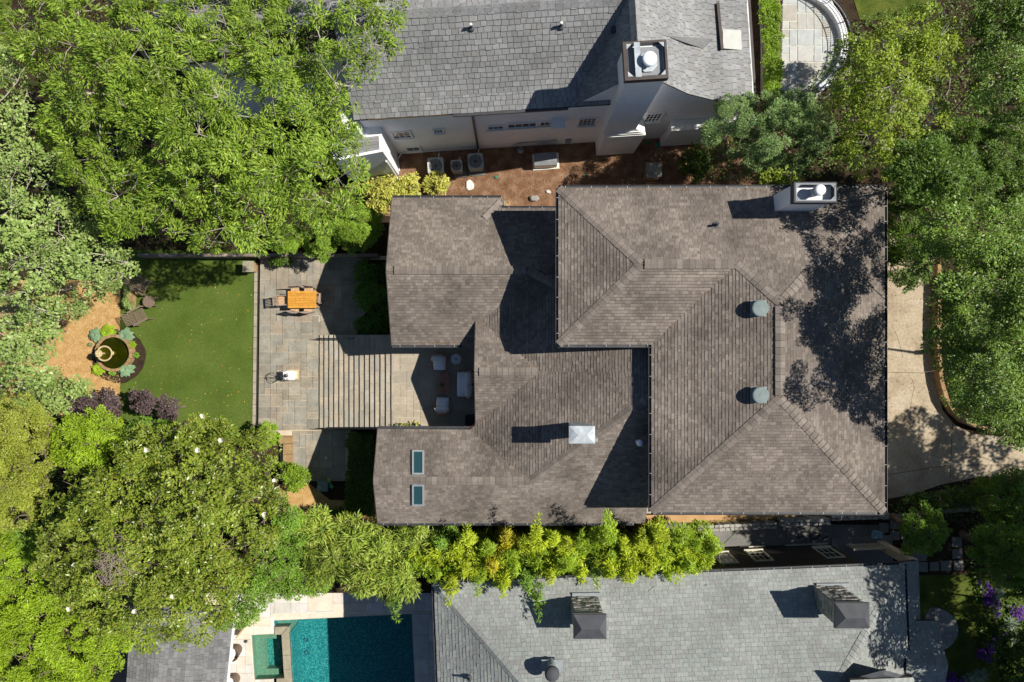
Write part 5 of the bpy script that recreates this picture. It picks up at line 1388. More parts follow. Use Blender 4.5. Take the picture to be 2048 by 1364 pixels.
protoB = dining_chair('slatted teak chair tucked under the top left of the dining table', 'teak chairs round the dining table', False)
def put(t, px, py, rot, label=None, z=PZ):
    c = W(px, py, z); t.location = c; t.rotation_euler = (0, 0, rot); ORG[t] = c
    if label: t['label'] = label
    return t
put(protoA, 571, 602, math.radians(4))
put(copy_tree(protoA), 637, 598, math.radians(180 - 3), 'slatted teak armchair in shade at the right end of the dining table')
put(protoB, 596, 586, math.radians(-86))
put(copy_tree(protoB), 622, 585, math.radians(-97), 'slatted teak chair tucked under the top right of the dining table')
put(copy_tree(protoB), 596, 614, math.radians(78), 'slatted teak chair angled under the bottom left of the dining table')
put(copy_tree(protoB), 622, 615, math.radians(86), 'slatted teak chair tucked under the bottom right of the dining table')

# armillary sphere on a white pedestal
ar_ = thing('sundial_pedestal', 'white stone pedestal carrying a black armillary sphere', 'sundial', W(578, 751, PZ))
pc = W(578, 750.5, PZ + .62)
MB().cbox((pc.x, pc.y, PZ + .03), .6, .5, .06).build('plinth', m_limestone, ar_)
MB().cbox((pc.x, pc.y, PZ + .32), .40, .34, .52).build('shaft', m_whitetrim, ar_)
MB().cbox((pc.x, pc.y, PZ + .61), .58, .44, .06).build('capital', m_white, ar_)
ac = Vector((pc.x - .16, pc.y - .02, PZ + .64)); oc = ac + Vector((0, 0, .45))
MB().lathe([(.10, 0), (.09, .03), (.03, .06), (.022, .16)], ac, 12).build('foot', m_brownmetal, ar_)
for k, (ax_, tl) in enumerate((((1, 0, 0), 0), ((0, 1, 0), 0), ((0, 0, 1), .5), ((.7, .7, 0), 1.2))):
    q_ = Vector(ax_).normalized(); e1 = q_.orthogonal().normalized(); e2 = q_.cross(e1)
    MB().tube([oc + (e1 * math.cos(a) + e2 * math.sin(a)) * .27 for a in [i * .2618 for i in range(24)]], .011, 5, closed=True).build('ring', m_blackmetal, ar_)
MB().tube([oc + Vector((-.32, 0, -.2)), oc + Vector((.32, 0, .2))], .009, 5).build('arrow', m_blackmetal, ar_)

# courtyard lounge set
def pillow(mb, c, sx, sy, sz, rot=0., n=7, p=.35):
    ca, sa = math.cos(rot), math.sin(rot); k = len(mb.v)
    for s_ in (1, -1):
        vs = []
        for i in range(n):
            for j in range(n):
                u, v = -1 + 2 * i / (n - 1), -1 + 2 * j / (n - 1)
                h = sz * .5 * (max(0, (1 - u ** 4)) * max(0, (1 - v ** 4))) ** p
                x, y = u * sx / 2 * (1 - .04 * v * v), v * sy / 2 * (1 - .04 * u * u)
                vs.append((c[0] + x * ca - y * sa, c[1] + x * sa + y * ca, c[2] + s_ * h))
        fs = [(i * n + j, (i + 1) * n + j, (i + 1) * n + j + 1, i * n + j + 1) for i in range(n - 1) for j in range(n - 1)]
        if s_ < 0: fs = [tuple(reversed(f)) for f in fs]
        mb.add(vs, fs)
    return mb
def lounge(name, label, cat, w, d, npil, group):
    t = thing(name, label, cat, (0, 0, 0), group)                     # faces +x
    MB().box(-d / 2, -w / 2, .22, d / 2, w / 2, .28).build('frame', m_redwood, t)
    for x in (-d / 2 + .04, d / 2 - .04):
        for y in (-w / 2 + .03, w / 2 - .03): MB().box(x - .03, y - .03, 0, x + .03, y + .03, .22).build('leg', m_redwood, t)
    for y in (-w / 2 - .03, w / 2 + .03):
        a = MB(); a.tube([(d / 2 - .06, y, .1), (d / 2 - .06, y, .52), (d / 2 - .14, y, .56), (-d / 2 + .1, y, .58), (-d / 2 - .02, y, .60)], .022, 6); a.build('armrest', m_redwood, t)
    b = MB(); b.tube([(-d / 2 + .04, -w / 2 + .02, .62), (-d / 2 - .10, -w / 4, .68), (-d / 2 - .14, 0, .70), (-d / 2 - .10, w / 4, .68), (-d / 2 + .04, w / 2 - .02, .62)], .028, 6); b.build('back_rail', m_redwood, t)
    pillow(MB(), (.05, 0, .37), d - .08, w - .06, .2, p=.2).build('seat_cushion', m_cushion, t, smooth=True)
    pw_ = (w - .02) / npil
    for i in range(npil):
        y = -w / 2 + pw_ * (i + .5); b = pillow(MB(), (0, 0, 0), .52, pw_ + (.04 if npil > 1 else .08), .24, g_.uniform(-.1, .1))
        R_ = Matrix.Rotation(math.radians(-62), 3, 'Y'); b.v = [tuple(R_ @ Vector(v) + Vector((-d / 2 + .10, y, .62))) for v in b.v]
        b.build('back_cushion', m_cushion, t, smooth=True)
    return t
ch1 = lounge('lounge_chair', 'white cushioned armchair at the top of the courtyard beside the round table', 'armchair', .66, .68, 1, 'courtyard armchairs')
put(ch1, 880.5, 725, math.radians(-90), z=CZ)
put(copy_tree(ch1), 886.5, 808, math.radians(88), 'white cushioned armchair at the bottom of the courtyard, its pillow askew', z=CZ)
so_ = lounge('loveseat', 'white two-pillow loveseat against the right side of the courtyard', 'loveseat', 1.26, .70, 2, 'courtyard seating')
put(so_, 930, 768, math.radians(180), z=CZ)
ct = thing('coffee_table', 'red-brown slatted coffee table in the courtyard', 'table', W(888, 767, CZ))
za = CZ + .42; a0_, a1_ = W(877, 788, za), W(899, 747, za)
for i in range(6):
    xa, xb = a0_.x + (a1_.x - a0_.x) * i / 6, a0_.x + (a1_.x - a0_.x) * (i + 1) / 6; MB().box(xa + .006, a0_.y, za - .03, xb - .006, a1_.y, za).build('slat', m_redwood, ct)
for x in (a0_.x + .05, a1_.x - .05):
    for y in (a0_.y + .05, a1_.y - .05): MB().box(x - .03, y - .03, CZ, x + .03, y + .03, za - .031).build('leg', m_redwood, ct)
pp = thing('potted_plant', 'small leafy green plant in a pot on the coffee table', 'potted plant', W(884, 769, za))
c = W(884, 769, za); MB().lathe([(.06, 0), (.09, .12), (.08, .12), (.07, .1)], c, 16).build('pot', m_blackmetal, pp)
crown_from_lobes([(c.x, c.y, za + .18, .16)], 'mid', pp, .8, name='foliage')
rtb = thing('side_table', 'round pale marble side table in the courtyard corner', 'table', W(912, 718, CZ))
c = W(912, 718, CZ + .5); MB().lathe([(.0001, .47), (.245, .47), (.25, .49), (.245, .50), (.0001, .50)], (c.x, c.y, CZ), 32).build('top', m_marble, rtb)
MB().lathe([(.16, 0), (.15, .03), (.04, .06), (.04, .47)], (c.x, c.y, CZ), 16).build('pedestal', m_marble, rtb)
cd = MB().lathe([(.035, 0), (.035, .05), (.012, .07), (.012, .1)], (c.x, c.y, CZ + .50), 12).build('candle_holder', m_blackmetal); tag(cd, 'small dark candle holder on the round marble side table', 'candle holder')
pb = thing('planter_row', 'dark planters of pale green plants along the courtyard gutter', 'planter', W(810, 853, CZ))
for x in (798, 806, 814, 824, 836): 
    c = W(x, 852, CZ + .3); MB().lathe([(.10, 0), (.13, .26), (.12, .28), (.05, .24)], (c.x, c.y, CZ), 12).build('pot', m_charcoal, pb)
    crown_from_lobes([(c.x, c.y + .02, CZ + .36, .12)], 'variegated', pb, .5, name='foliage')
hb = thing('hose_box', 'dark square bin in the lower right courtyard corner', 'bin', W(942, 845, CZ)); c = W(940, 843, CZ + .7)
MB().cbox((c.x, c.y, CZ + .33), .42, .56, .66).build('body', m_charcoal, hb); MB().cbox((c.x, c.y, CZ + .685), .46, .6, .045).build('lid', m_blackmetal, hb)

# lawn chairs of brown lattice
def lattice_chair(label):
    t = thing('lattice_chair', label, 'chair', (0, 0, 0), 'lattice lawn chairs')
    for i in range(8): MB().bar((-.28, -.27 + i * .077, .36 ), (.30, -.27 + i * .077, .42), .03, .018).build('seat_slat', m_wicker, t)
    for i in range(8): MB().bar((-.26 + i * .078, -.29, .374 + i * .008), (-.26 + i * .078, .29, .374 + i * .008), .03, .014).build('cross_slat', m_wicker, t)
    for i in range(8): MB().bar((-.29, -.27 + i * .077, .40), (-.56, -.31 + i * .088, .98 + .05 * math.sin(i / 7 * 3.14)), .03, .018).build('back_slat', m_wicker, t)
    for i in range(6): MB().bar((-.315 - i * .043, -.30 - i * .004, .46 + i * .098), (-.315 - i * .043, .30 + i * .004, .46 + i * .098), .014, .03).build('back_cross_slat', m_wicker, t)
    for y in (-.36, .36):
        MB().bar((-.42, y, .62), (.36, y, .60), .09, .03).build('armrest', m_wicker, t)
        MB().bar((.30, y, .60), (.42, y, 0), .05, .05).build('leg', m_wicker, t); MB().bar((-.34, y, .60), (-.40, y, 0), .05, .05).build('leg', m_wicker, t)
    return t
lc = lattice_chair('brown lattice lawn chair in the sun beside the round table'); put(lc, 288, 632, math.radians(28), z=.014)
put(copy_tree(lc), 293, 572, math.radians(-28), 'brown lattice lawn chair half in shade under the tree', z=.014)
wt_ = thing('wicker_table', 'round brown wicker table between the two lattice lawn chairs', 'table', W(297, 603, .014)); c = W(297, 603, .5)
tb_ = MB().lathe([(.0001, .46), (.30, .46), (.31, .48), (.30, .50), (.0001, .50)], (c.x, c.y, .0), 28).build('top', m_wicker, wt_)
wv = MB()
for i in range(11):
    y = -.26 + i * .052; l = math.sqrt(max(.001, .295 ** 2 - y * y)); wv.bar((c.x - l, c.y + y, .507), (c.x + l, c.y + y, .507), .022, .012); wv.bar((c.x + y, c.y - l, .512), (c.x + y, c.y + l, .512), .02, .012)
wv.build('weave', m_wicker, tb_, kind='stuff')
for k in range(4):
    a = .785 + k * 1.571; MB().bar((c.x + .2 * math.cos(a), c.y + .2 * math.sin(a), .46), (c.x + .34 * math.cos(a), c.y + .34 * math.sin(a), .014), .04, .04).build('leg', m_wicker, wt_)
pt = thing('planter_box', 'narrow planter box of pale flowering plants at the lawn edge', 'planter', W(256, 594, .014))
MB().prism(pxpoly([(247, 577), (263, 577), (261, 614), (247, 614)], .5), .014, .5).build('box', m_brownstone, pt)
c0_, c1_ = W(255, 580, .6), W(254, 612, .6)
crown_from_lobes([tuple(c0_.lerp(c1_, i / 4)) + (.2,) for i in range(5)], 'sycamore', pt, 1.0, name='foliage', scale=.6)
for i, pts in enumerate(([(264, 590), (270, 598), (272, 609), (262, 609)], [(266, 580), (274, 583), (281, 589)])):
    q = [W(x, y, .05) for x, y in pts]; st = MB().tube(q, .012, 5).build('fallen_stick', m_palebark); tag(st, ['bent pale stick lying on the lawn below the planter box', 'short pale stick lying by the shaded lattice chair'][i], 'stick')

# ------------------------------------------------------------------ fountain
fo = thing('fountain', 'round tiered stone fountain in a pool of green water', 'fountain', W(222, 708, 0))
fc = W(225, 706, .42); R0, R1 = .80, .95
for i in range(22):
    a0, a1 = 6.2832 * i / 22, 6.2832 * (i + 1) / 22 - .02
    q = [(fc.x + r * math.cos(a), fc.y + r * math.sin(a)) for r, a in ((R0, a0), (R1, a0), (R1, (a0 + a1) / 2), (R1, a1), (R0, a1), (R0, (a0 + a1) / 2))]
    MB().prism(q, 0, .36 + g_.uniform(-.02, .02)).build('rim_stone', m_brownstone, fo)
MB().lathe([(R0 + .01, 0), (R0 + .01, .1), (.0001, .1)], (fc.x, fc.y, 0), 32).build('basin_floor', m_pondfloor, fo)
MB().add([(fc.x + (R0 + .005) * math.cos(6.2832 * i / 32), fc.y + (R0 + .005) * math.sin(6.2832 * i / 32), .33) for i in range(32)], [tuple(range(32))]).build('water', m_pondwater, fo)
b0 = W(216, 706, .9); fx, fy = W(222, 706.5, .4)[:2]
MB().lathe([(.16, .1), (.14, .3), (.07, .38), (.07, .74), (.12, .80), (.26, .86), (.385, .92), (.40, .97), (.385, .99), (.33, .97), (.29, .92), (.10, .89)], (fx, fy, 0), 32).build('lower_bowl', m_limestone, fo, smooth=True)
MB().add([(fx + .325 * math.cos(6.2832 * i / 24), fy + .325 * math.sin(6.2832 * i / 24), .955) for i in range(24)], [tuple(range(24))]).build('bowl_water', m_pondwater, fo)
MB().lathe([(.06, .9), (.05, 1.1), (.05, 1.3), (.10, 1.36), (.18, 1.41), (.19, 1.45), (.16, 1.46), (.12, 1.42), (.05, 1.40), (.045, 1.52), (.075, 1.58), (.06, 1.65), (.01, 1.70)], (fx, fy, 0), 24).build('upper_tier', m_limestone, fo, smooth=True)
bsn = MB().lathe([(.12, 0), (.12, .5), (.10, .54)], tuple(W(193, 709, 0)), 8)
rock(191, 709, .10, .12, 'small dark rock left of the fountain', m_stone, 31)
rock(181, 689, .13, .12, 'mossy round rock by the left hosta', M('mossy_rock', [(.10, .14, .07), (.16, .2, .1)], n1=(8, .2)), 33)
def blade_leaf(parent, base, az, l, w, mat, rise=.25, name='leaf'):
    d = Vector((math.cos(az), math.sin(az), 0)); s_ = Vector((-d.y, d.x, 0)); B_ = Vector(base); vs = []; n = 5
    for i in range(n + 1):
        t = i / n; ww_ = w * .5 * math.sin(math.pi * (.10 + .90 * t) ** .75) if i < n else .0
        p = B_ + d * l * t + Vector((0, 0, rise * (t * 1.6 - 1.5 * t * t)))
        vs += [p - s_ * ww_ + Vector((0, 0, .012)), p, p + s_ * ww_ + Vector((0, 0, .012))]
    fs = []
    for i in range(n): fs += [(3 * i, 3 * i + 3, 3 * i + 4, 3 * i + 1), (3 * i + 1, 3 * i + 4, 3 * i + 5, 3 * i + 2)]
    fs = [tuple(reversed(f)) for f in fs]
    return MB().add(vs, fs).build(name, mat, parent, smooth=True)
def hosta(px, py, r, label, seed, mat):
    rng = random.Random(seed); c = W(px, py, .05); t = thing('hosta', label, 'plant', c, 'plants round the fountain')
    for ring, (n, k, zz) in enumerate(((12, 1.0, .08), (9, .74, .17), (6, .45, .26))):
        for i in range(n): blade_leaf(t, (c.x, c.y, c.z + zz), 6.283 * i / n + ring * .4 + rng.uniform(-.2, .2), r * k * rng.uniform(.85, 1.1), r * .74 * rng.uniform(.85, 1.15), mat, .16)
hosta(254, 672, .47, 'blue-green hosta at the upper right of the fountain', 1, lm['hosta'])
hosta(255, 738, .47, 'blue-green hosta at the lower right of the fountain', 2, lm['hosta'])
hosta(195, 670, .40, 'dark blue-green hosta at the upper left of the fountain', 3, lm['hosta'])
hosta(200, 738, .40, 'yellow-green hosta at the lower left of the fountain', 4, lm['lime'])
hosta(218, 665, .48, 'lime green leafy plant just above the fountain', 5, lm['lime'])
hosta(268, 690, .22, 'small yellow-green plant at the right rim of the mulch circle', 6, lm['lime'])
hosta(228, 745, .22, 'small green plant just below the fountain rim', 7, lm['mid'])
hosta(276, 710, .18, 'tiny green plant on the right edge of the mulch circle', 8, lm['mid'])

# chairs by the pool house and utility bits near the southwest wing
def tub_chair(px, py, label):
    c = W(px, py, LOW); t = thing('tub_chair', label, 'chair', c, 'round wicker chairs by the pool house')
    MB().lathe([(.30, .0), (.33, .3), (.0001, .32)], c, 20).build('seat', m_wicker, t)
    b = MB(); n = 14; vs = []
    for i in range(n + 1):
        a = -1.5 + 3.0 * i / n
        for r, z in ((.33, .3), (.38, .72), (.34, .72), (.29, .3)): vs.append((c.x + r * math.cos(a), c.y + r * math.sin(a), c.z + z))
    fs = []
    for i in range(n):
        for j in range(4): fs.append((4 * i + j, 4 * i + (j + 1) % 4, 4 * i + 4 + (j + 1) % 4, 4 * i + 4 + j))
    fs += [(0, 1, 2, 3), (4 * n + 3, 4 * n + 2, 4 * n + 1, 4 * n)]
    b.add(vs, fs).build('backrest', m_wicker, t)
    MB().lathe([(.28, .32), (.28, .40), (.2, .43), (.001, .43)], c, 18).build('cushion', m_cushion, t, smooth=True)
tub_chair(474, 1298, 'upper brown round chair half hidden by the pool house eave')
tub_chair(470, 1356, 'lower brown round chair at the bottom edge by the pool house')
bt = MB().lathe([(.07, 0), (.07, .12), (.05, .14)], tuple(W(493, 1282, LOW)), 12).build('skimmer_lid', m_charcoal); tag(bt, 'small dark lid on the pale pool deck beside the spa', 'lid')
pbx = thing('deck_bench', 'dark low bench with pale top at the pool house corner', 'bench', W(479, 1253, LOW))
MB().prism(pxpoly([(468, 1258), (486, 1256), (488, 1249), (469, 1251)], LOW + .4), LOW, LOW + .4).build('body', m_charcoal, pbx)
MB().slab([W(470, 1276, LOW + .5), W(492, 1248, LOW + .5), W(493.5, 1249, LOW + .5), W(471.5, 1277, LOW + .5)], (0, 0, -.5)).build('screen', m_brownstone, pbx)
ub = thing('utility_box', 'square grey green cover with a pale hose ring in the shade', 'utility box', W(645, 972, .15)); c = W(645, 972, .45)
MB().cbox((c.x, c.y, .22), .48, .50, .42).build('body', m_vent, ub); MB().cbox((c.x, c.y, .45), .52, .54, .035).build('lid', m_vent, ub)
MB().tube([(c.x - .18 + .08 * math.cos(a), c.y - .1 + .08 * math.sin(a), .485) for a in [k * .6283 for k in range(10)]], .016, 5, closed=True).build('hose_ring', m_pvc, ub)
fg = thing('garden_toy', 'green and yellow folded garden toy beside the utility box', 'toy', W(660, 968, .1)); c = W(660, 968, .3)
for i, mt in enumerate((M('toy_yellow', (.5, .42, .05), rough=.5), m_greenlid, M('toy_green', (.06, .28, .14), rough=.5))):
    pillow(MB(), (c.x + (i - 1) * .06, c.y + .16 - i * .14, .3), .16, .26, .1, .5 * i).build('panel', mt, fg, smooth=True)
cs = MB().lathe([(.09, 0), (.10, .1), (.05, .18), (.01, .2)], tuple(W(654, 916, .15)), 12).build('garden_ornament', m_limestone); tag(cs, 'small pale stone ornament standing in the shade of the southwest wing', 'ornament')

# ------------------------------------------------------------------ trees and shrubs
def shrub(name, label, px, py, r, zt, sp, seed, group=None, lr=None, dens=1., sq=1., zb=.2, bark=None, cat='shrub', mat=None, ground=0., scale=1., jit=.15):
    return tree(name, label, cat, circ(px, py, r, 12, sq, jit, seed), zt, zb, sp, lr=lr or max(.25, r * S * .5), dens=dens, r0=.05, seed=seed, bark=bark, group=group, twigs=2, mat=mat, ground=ground, scale=scale)

tree('pecan_tree', 'huge bright green tree with narrow leaves filling the upper left', 'tree',
     [(5, 60), (60, 0), (150, -40), (400, -60), (590, -40), (640, 50), (665, 170), (722, 235), (735, 320), (715, 400), (700, 430), (640, 470), (560, 490), (430, 500), (330, 470), (230, 470), (140, 380), (95, 290), (80, 170)],
     11.5, 5.5, 'pecan', lr=1.15, trunk=(400, 230), r0=.34, seed=11, bark=m_palebark, twigs=5, wind=(-.35, .15, 0), tight=.72)
tree('pecan_tree', 'narrow-leaved tree overhanging the left end of the grey slate roof', 'tree',
     [(610, -50), (800, -50), (812, 30), (790, 110), (735, 150), (700, 200), (655, 215), (630, 120)], 11.5, 9.2, 'pecan', lr=.8, trunk=(560, 60), r0=.2, seed=12, bark=m_palebark, twigs=4, dens=.75, wind=(.25, -.1, 0), tight=.85)
tree('sycamore_tree', 'pale grey green broadleaf tree with whitish limbs on the left edge', 'tree',
     [(-60, 90), (40, 100), (70, 180), (55, 300), (100, 330), (120, 400), (190, 460), (265, 515), (278, 552), (240, 580), (185, 615), (135, 655), (108, 700), (100, 745), (60, 790), (-60, 790)],
     10.5, 4.5, 'sycamore', lr=1.0, trunk=(60, 620), r0=.2, seed=13, bark=m_palebark, twigs=5, wind=(.1, .1, 0), tight=.75)
tree('broadleaf_tree', 'low pale leafy sapling at the bottom left of the tan mulch', 'tree', [(40, 765), (120, 745), (175, 760), (165, 795), (110, 830), (40, 825)], 3.2, 1.2, 'sycamore', lr=.6, r0=.06, seed=14)
shrub('feathery_shrub', 'round bright feathery evergreen beside the brown northwest wing', 715, 455, 46, 3.6, 'feather', 15, lr=.55, jit=.06)
shrub('feathery_shrub', 'feathery evergreen overhanging the shaded garden wall, left of the round one', 640, 488, 34, 3.0, 'feather', 16, lr=.5)
shrub('feathery_shrub', 'yellowish feathery evergreen under the tall tree above the dining table', 575, 478, 30, 2.6, 'feather', 17, lr=.45)
for i, (x, y, r, l) in enumerate(((765, 385, 36, 'yellow variegated shrub, largest and closest to the feathery evergreen'), (815, 376, 27, 'yellow variegated shrub in the middle of the three by the clay'), (872, 368, 23, 'yellow variegated shrub, smallest, below the leftmost air conditioner'))):
    shrub('variegated_shrub', l, x, y, r, 1.3, 'variegated', 20 + i, 'variegated shrubs', lr=.33)
mg = tree('magnolia_tree', 'large glossy magnolia with white blossoms at the lower left', 'tree',
     [(140, 960), (225, 930), (255, 860), (330, 850), (390, 830), (440, 825), (470, 860), (540, 850), (556, 920), (548, 960), (560, 1060), (520, 1120), (480, 1165), (458, 1250), (395, 1278), (300, 1292), (210, 1278), (140, 1210), (70, 1120), (90, 1060), (105, 1010)],
     8.6, 3.5, 'magnolia', lr=.95, trunk=(330, 1040), r0=.24, seed=25, twigs=2, tight=.70)
rng = random.Random(3)
for (x, y) in ((294, 900), (203, 1105), (187, 1154), (529, 1028), (551, 960), (396, 900), (406, 832), (270, 1222), (346, 1192), (150, 1130), (139, 1217), (443, 880)):
    zf = 7.6 if 250 < x < 470 else 6.4; c = W(x, y, zf + .6); b = MB()
    for k in range(9):
        a = k * .698 + rng.random() * .3; d = Vector((math.cos(a), math.sin(a), 0)); s_ = Vector((-d.y, d.x, 0)); l = rng.uniform(.08, .14)
        b.add([c + d * .015, c + d * l * .55 + s_ * .05 + Vector((0, 0, .05)), c + d * l + Vector((0, 0, .07)), c + d * l * .55 - s_ * .05 + Vector((0, 0, .05))], [(0, 1, 2, 3)])
    b.build('blossom', m_petal, mg)
dt_ = MB(); c = W(232, 1130, 7.8)
for i in range(420):
    a = rng.uniform(0, 6.283); r = 1.0 * math.sqrt(rng.random()); p = Vector((c.x + r * math.cos(a) * .8, c.y + r * math.sin(a) * 1.2, 7.3 + .9 * (1 - r * r) + rng.uniform(-.2, .2))); d = Vector((rng.gauss(0, 1), rng.gauss(0, 1), rng.gauss(0, .5))).normalized() * rng.uniform(.2, .5)
    dt_.tube([p, p + d * .5 + Vector((rng.gauss(0, .04), rng.gauss(0, .04), 0)), p + d], [.011, .009, .004], 4)
dt_.build('dead_twigs', m_dead, mg, kind='stuff')
tree('broadleaf_shrub', 'fine yellow-green bush on the left edge below the mulch path', 'shrub', [(-50, 800), (60, 790), (110, 850), (105, 960), (60, 1060), (-50, 1060)], 5, 2, 'olive', lr=.7, seed=26)
tree('broadleaf_shrub', 'bright green bush between the purple shrubs and the magnolia', 'shrub', [(115, 850), (200, 815), (245, 850), (235, 910), (160, 945), (100, 920)], 5.2, 2.4, 'lime', lr=.55, seed=27)
tree('broadleaf_shrub', 'mid green bush just behind the right purple shrubs', 'shrub', [(240, 860), (290, 835), (350, 850), (330, 890), (260, 905)], 4.6, 2.2, 'mid', lr=.45, seed=28)
tree('lime_shrub', 'lime green leafy mass in the bottom left corner', 'shrub', [(-40, 1070), (60, 1090), (95, 1160), (190, 1245), (285, 1262), (250, 1300), (210, 1364), (200, 1420), (-40, 1420)], 4.6, 1.5, 'lime', lr=.75, seed=29)
tree('dark_shrub', 'dark green bush between the lime shrub and the magnolia', 'shrub', [(0, 1040), (60, 1050), (110, 1090), (80, 1150), (0, 1110)], 3.4, 1.2, 'mid', lr=.6, seed=30)
tree('fine_leaf_tree', 'mid green fine-leaved tree between the magnolia and the pool', 'tree', [(545, 965), (590, 1000), (610, 1060), (600, 1120), (560, 1170), (520, 1236), (455, 1256), (425, 1245), (440, 1190), (500, 1130), (550, 1060)], 6.4, 2.6, 'mid', lr=.7, seed=31, ground=0)
tree('fine_leaf_tree', 'green bush hanging over the pale pool deck above the spa', 'tree', [(560, 1130), (620, 1120), (680, 1140), (640, 1190), (590, 1196), (545, 1190)], 3.8, 1.4, 'mid', lr=.55, seed=32)
for i, (x, y, r, l) in enumerate(((160, 806, 30, 'dark purple shrub, leftmost of the four below the mulch path'), (215, 812, 32, 'dark purple shrub directly below the fountain'), (283, 806, 30, 'dark purple shrub at the left of the lawn edge'), (338, 818, 24, 'dark purple shrub, rightmost and smallest on the lawn edge'))):
    shrub('purple_shrub', l, x, y, r, 2.4, 'purple', 40 + i, 'purple shrubs below the lawn', lr=.3, jit=.42)
shrub('citrus_shrub', 'small green bush with orange flowers at the end of the seat wall', 592, 955, 26, 1.3, 'hedge', 46, lr=.3)
shrub('wall_plant', 'small flowering plant on top of the seat wall', 571, 932, 9, .9, 'hedge', 47, lr=.18, zb=.45)
# leafy bamboo clumps
for i, (x, y, r, l) in enumerate(((625, 1060, 40, 'long-leaved bamboo clump nearest the tan mulch corner'), (690, 1075, 44, 'long-leaved bamboo clump below the shaded yard'), (760, 1085, 46, 'yellowish long-leaved bamboo clump below the skylight wing'), (650, 1120, 42, 'long-leaved bamboo clump above the sunny pool deck'), (720, 1140, 44, 'long-leaved bamboo clump above the shadow edge of the pool deck'), (800, 1150, 40, 'dark long-leaved bamboo clump beside the bright plumes'), (835, 1085, 38, 'long-leaved bamboo clump under the brown eave'), (770, 1170, 30, 'yellow-tipped bamboo clump overhanging the shaded deck'))):
    tree('bamboo_clump', l, 'bamboo', circ(x, y, r, 12, .95, .22, 60 + i), 4.6, 1.6, 'bamboo', lr=.55, r0=.04, seed=60 + i, bark=m_culm, group='leafy bamboo by the pool', dens=.9)
# bright bamboo plumes
def plume(label, bx, by, tx, ty, zt, sp_mat, rmax, seed, sp='lime', lean=0.):
    """arching culm from a base pixel (ground) to a tip pixel at height zt, leafed as a tapering plume"""
    rng = random.Random(seed); b0 = W(bx, by, 0); t0 = W(tx, ty, zt)
    root = thing('bamboo_plume', label, 'bamboo', b0, 'bright bamboo plumes between the houses')
    pts = []
    for i in range(9):
        t = i / 8; p = b0.lerp(t0, t ** 1.7); p.z = zt * (1 - (1 - t) ** 1.5) * (1.0 if t < .8 else 1.0); pts.append(p)
    MB().tube(pts, [.035 - .0038 * i for i in range(9)], 6).build('culm', m_culm, root)
    lobes = []
    n = 17
    for i in range(n):
        t = .25 + .75 * i / (n - 1); f = t * 8; k = min(7, int(f)); p = pts[k].lerp(pts[k + 1], f - k)
        r = rmax * (1.0 - .90 * ((t - .25) / .75) ** 1.15) * rng.uniform(.75, 1.15)
        lobes.append((p.x + rng.uniform(-.35, .35) * r, p.y + rng.uniform(-.35, .35) * r, p.z, max(.09, r)))
    d = (t0 - b0); d.z = 0; d = d.normalized() if d.length > 0 else Vector((0, -1, 0))
    crown_from_lobes(lobes, 'plume', root, .85, wind=(d.x * .55, d.y * .55, -.15), mat=sp_mat, cov=.8)
names = ['first', 'second', 'third', 'fourth', 'fifth', 'sixth', 'seventh', 'eighth', 'ninth', 'tenth', 'eleventh', 'twelfth', 'thirteenth', 'fourteenth', 'fifteenth', 'sixteenth', 'seventeenth', 'eighteenth', 'nineteenth', 'twentieth']
# (tip x, tip y, tip height, foliage, radius) leaning to the brown roof, left to right
NT = [(880, 1085, 5.0, 'mid', .6), (934, 1056, 5.8, 'plume', .55), (972, 1090, 5.2, 'lime', .6), (1014, 1064, 5.6, 'gold', .55), (1046, 1078, 5.2, 'plume', .55), (1075, 1032, 6.8, 'plume', .55), (1108, 1068, 5.6, 'plume', .55), (1135, 1080, 5.4, 'plume', .5),
      (1165, 1064, 5.8, 'lime', .55), (1216, 1026, 7.0, 'lime', .68), (1250, 1082, 5.4, 'plume', .6), (1285, 1062, 5.8, 'plume', .65), (1322, 1036, 6.6, 'plume', .65), (1366, 1054, 5.8, 'lime', .65), (1400, 1078, 5.2, 'lime', .6), (1436, 1098, 5.0, 'lime', .48)]
ST = [(872, 1160, 5.0, 'lime', .6), (898, 1205, 5.2, 'plume', .6), (925, 1150, 5.4, 'plume', .6), (955, 1185, 5.2, 'lime', .6), (985, 1140, 5.6, 'gold', .6), (1005, 1190, 5.2, 'plume', .62), (1030, 1150, 5.4, 'lime', .55), (1055, 1185, 5.2, 'mid', .5), (1078, 1238, 5.4, 'mid', .42),
      (1100, 1165, 5.4, 'plume', .6), (1135, 1140, 5.6, 'lime', .6), (1165, 1160, 5.2, 'plume', .6), (1195, 1172, 5.0, 'sycamore', .6), (1225, 1150, 5.4, 'plume', .6), (1262, 1160, 5.2, 'plume', .62), (1300, 1150, 5.2, 'plume', .65), (1340, 1155, 5.0, 'lime', .65), (1380, 1130, 5.0, 'lime', .65)]
adj = {'plume': 'lime', 'gold': 'golden', 'lime': 'green', 'mid': 'dark green', 'sycamore': 'pale silvery'}
for i, (tx, ty, zt, m_, r) in enumerate(NT):
    plume('%s bamboo plume tipped toward the brown roof, %s of those from the left' % (adj[m_], names[i]), 1024 + (tx - 1024) * .87, 1058 + (i % 3) * 7, tx, ty, zt, lm[m_], r * g_.uniform(.75, 1.2), 80 + i)
for i, (tx, ty, zt, m_, r) in enumerate(ST):
    plume('%s bamboo plume spilling toward the grey green roof, %s of those from the left' % (adj[m_], names[i]), 1024 + (tx - 1024) * .87, 1062 + (i % 3) * 7, tx, ty, zt, lm[m_], r * g_.uniform(.75, 1.2), 120 + i)
plume('dark green drooping plume over the shaded pool corner', 800, 1100, 793, 1238, 4.6, lm['mid'], .45, 160)
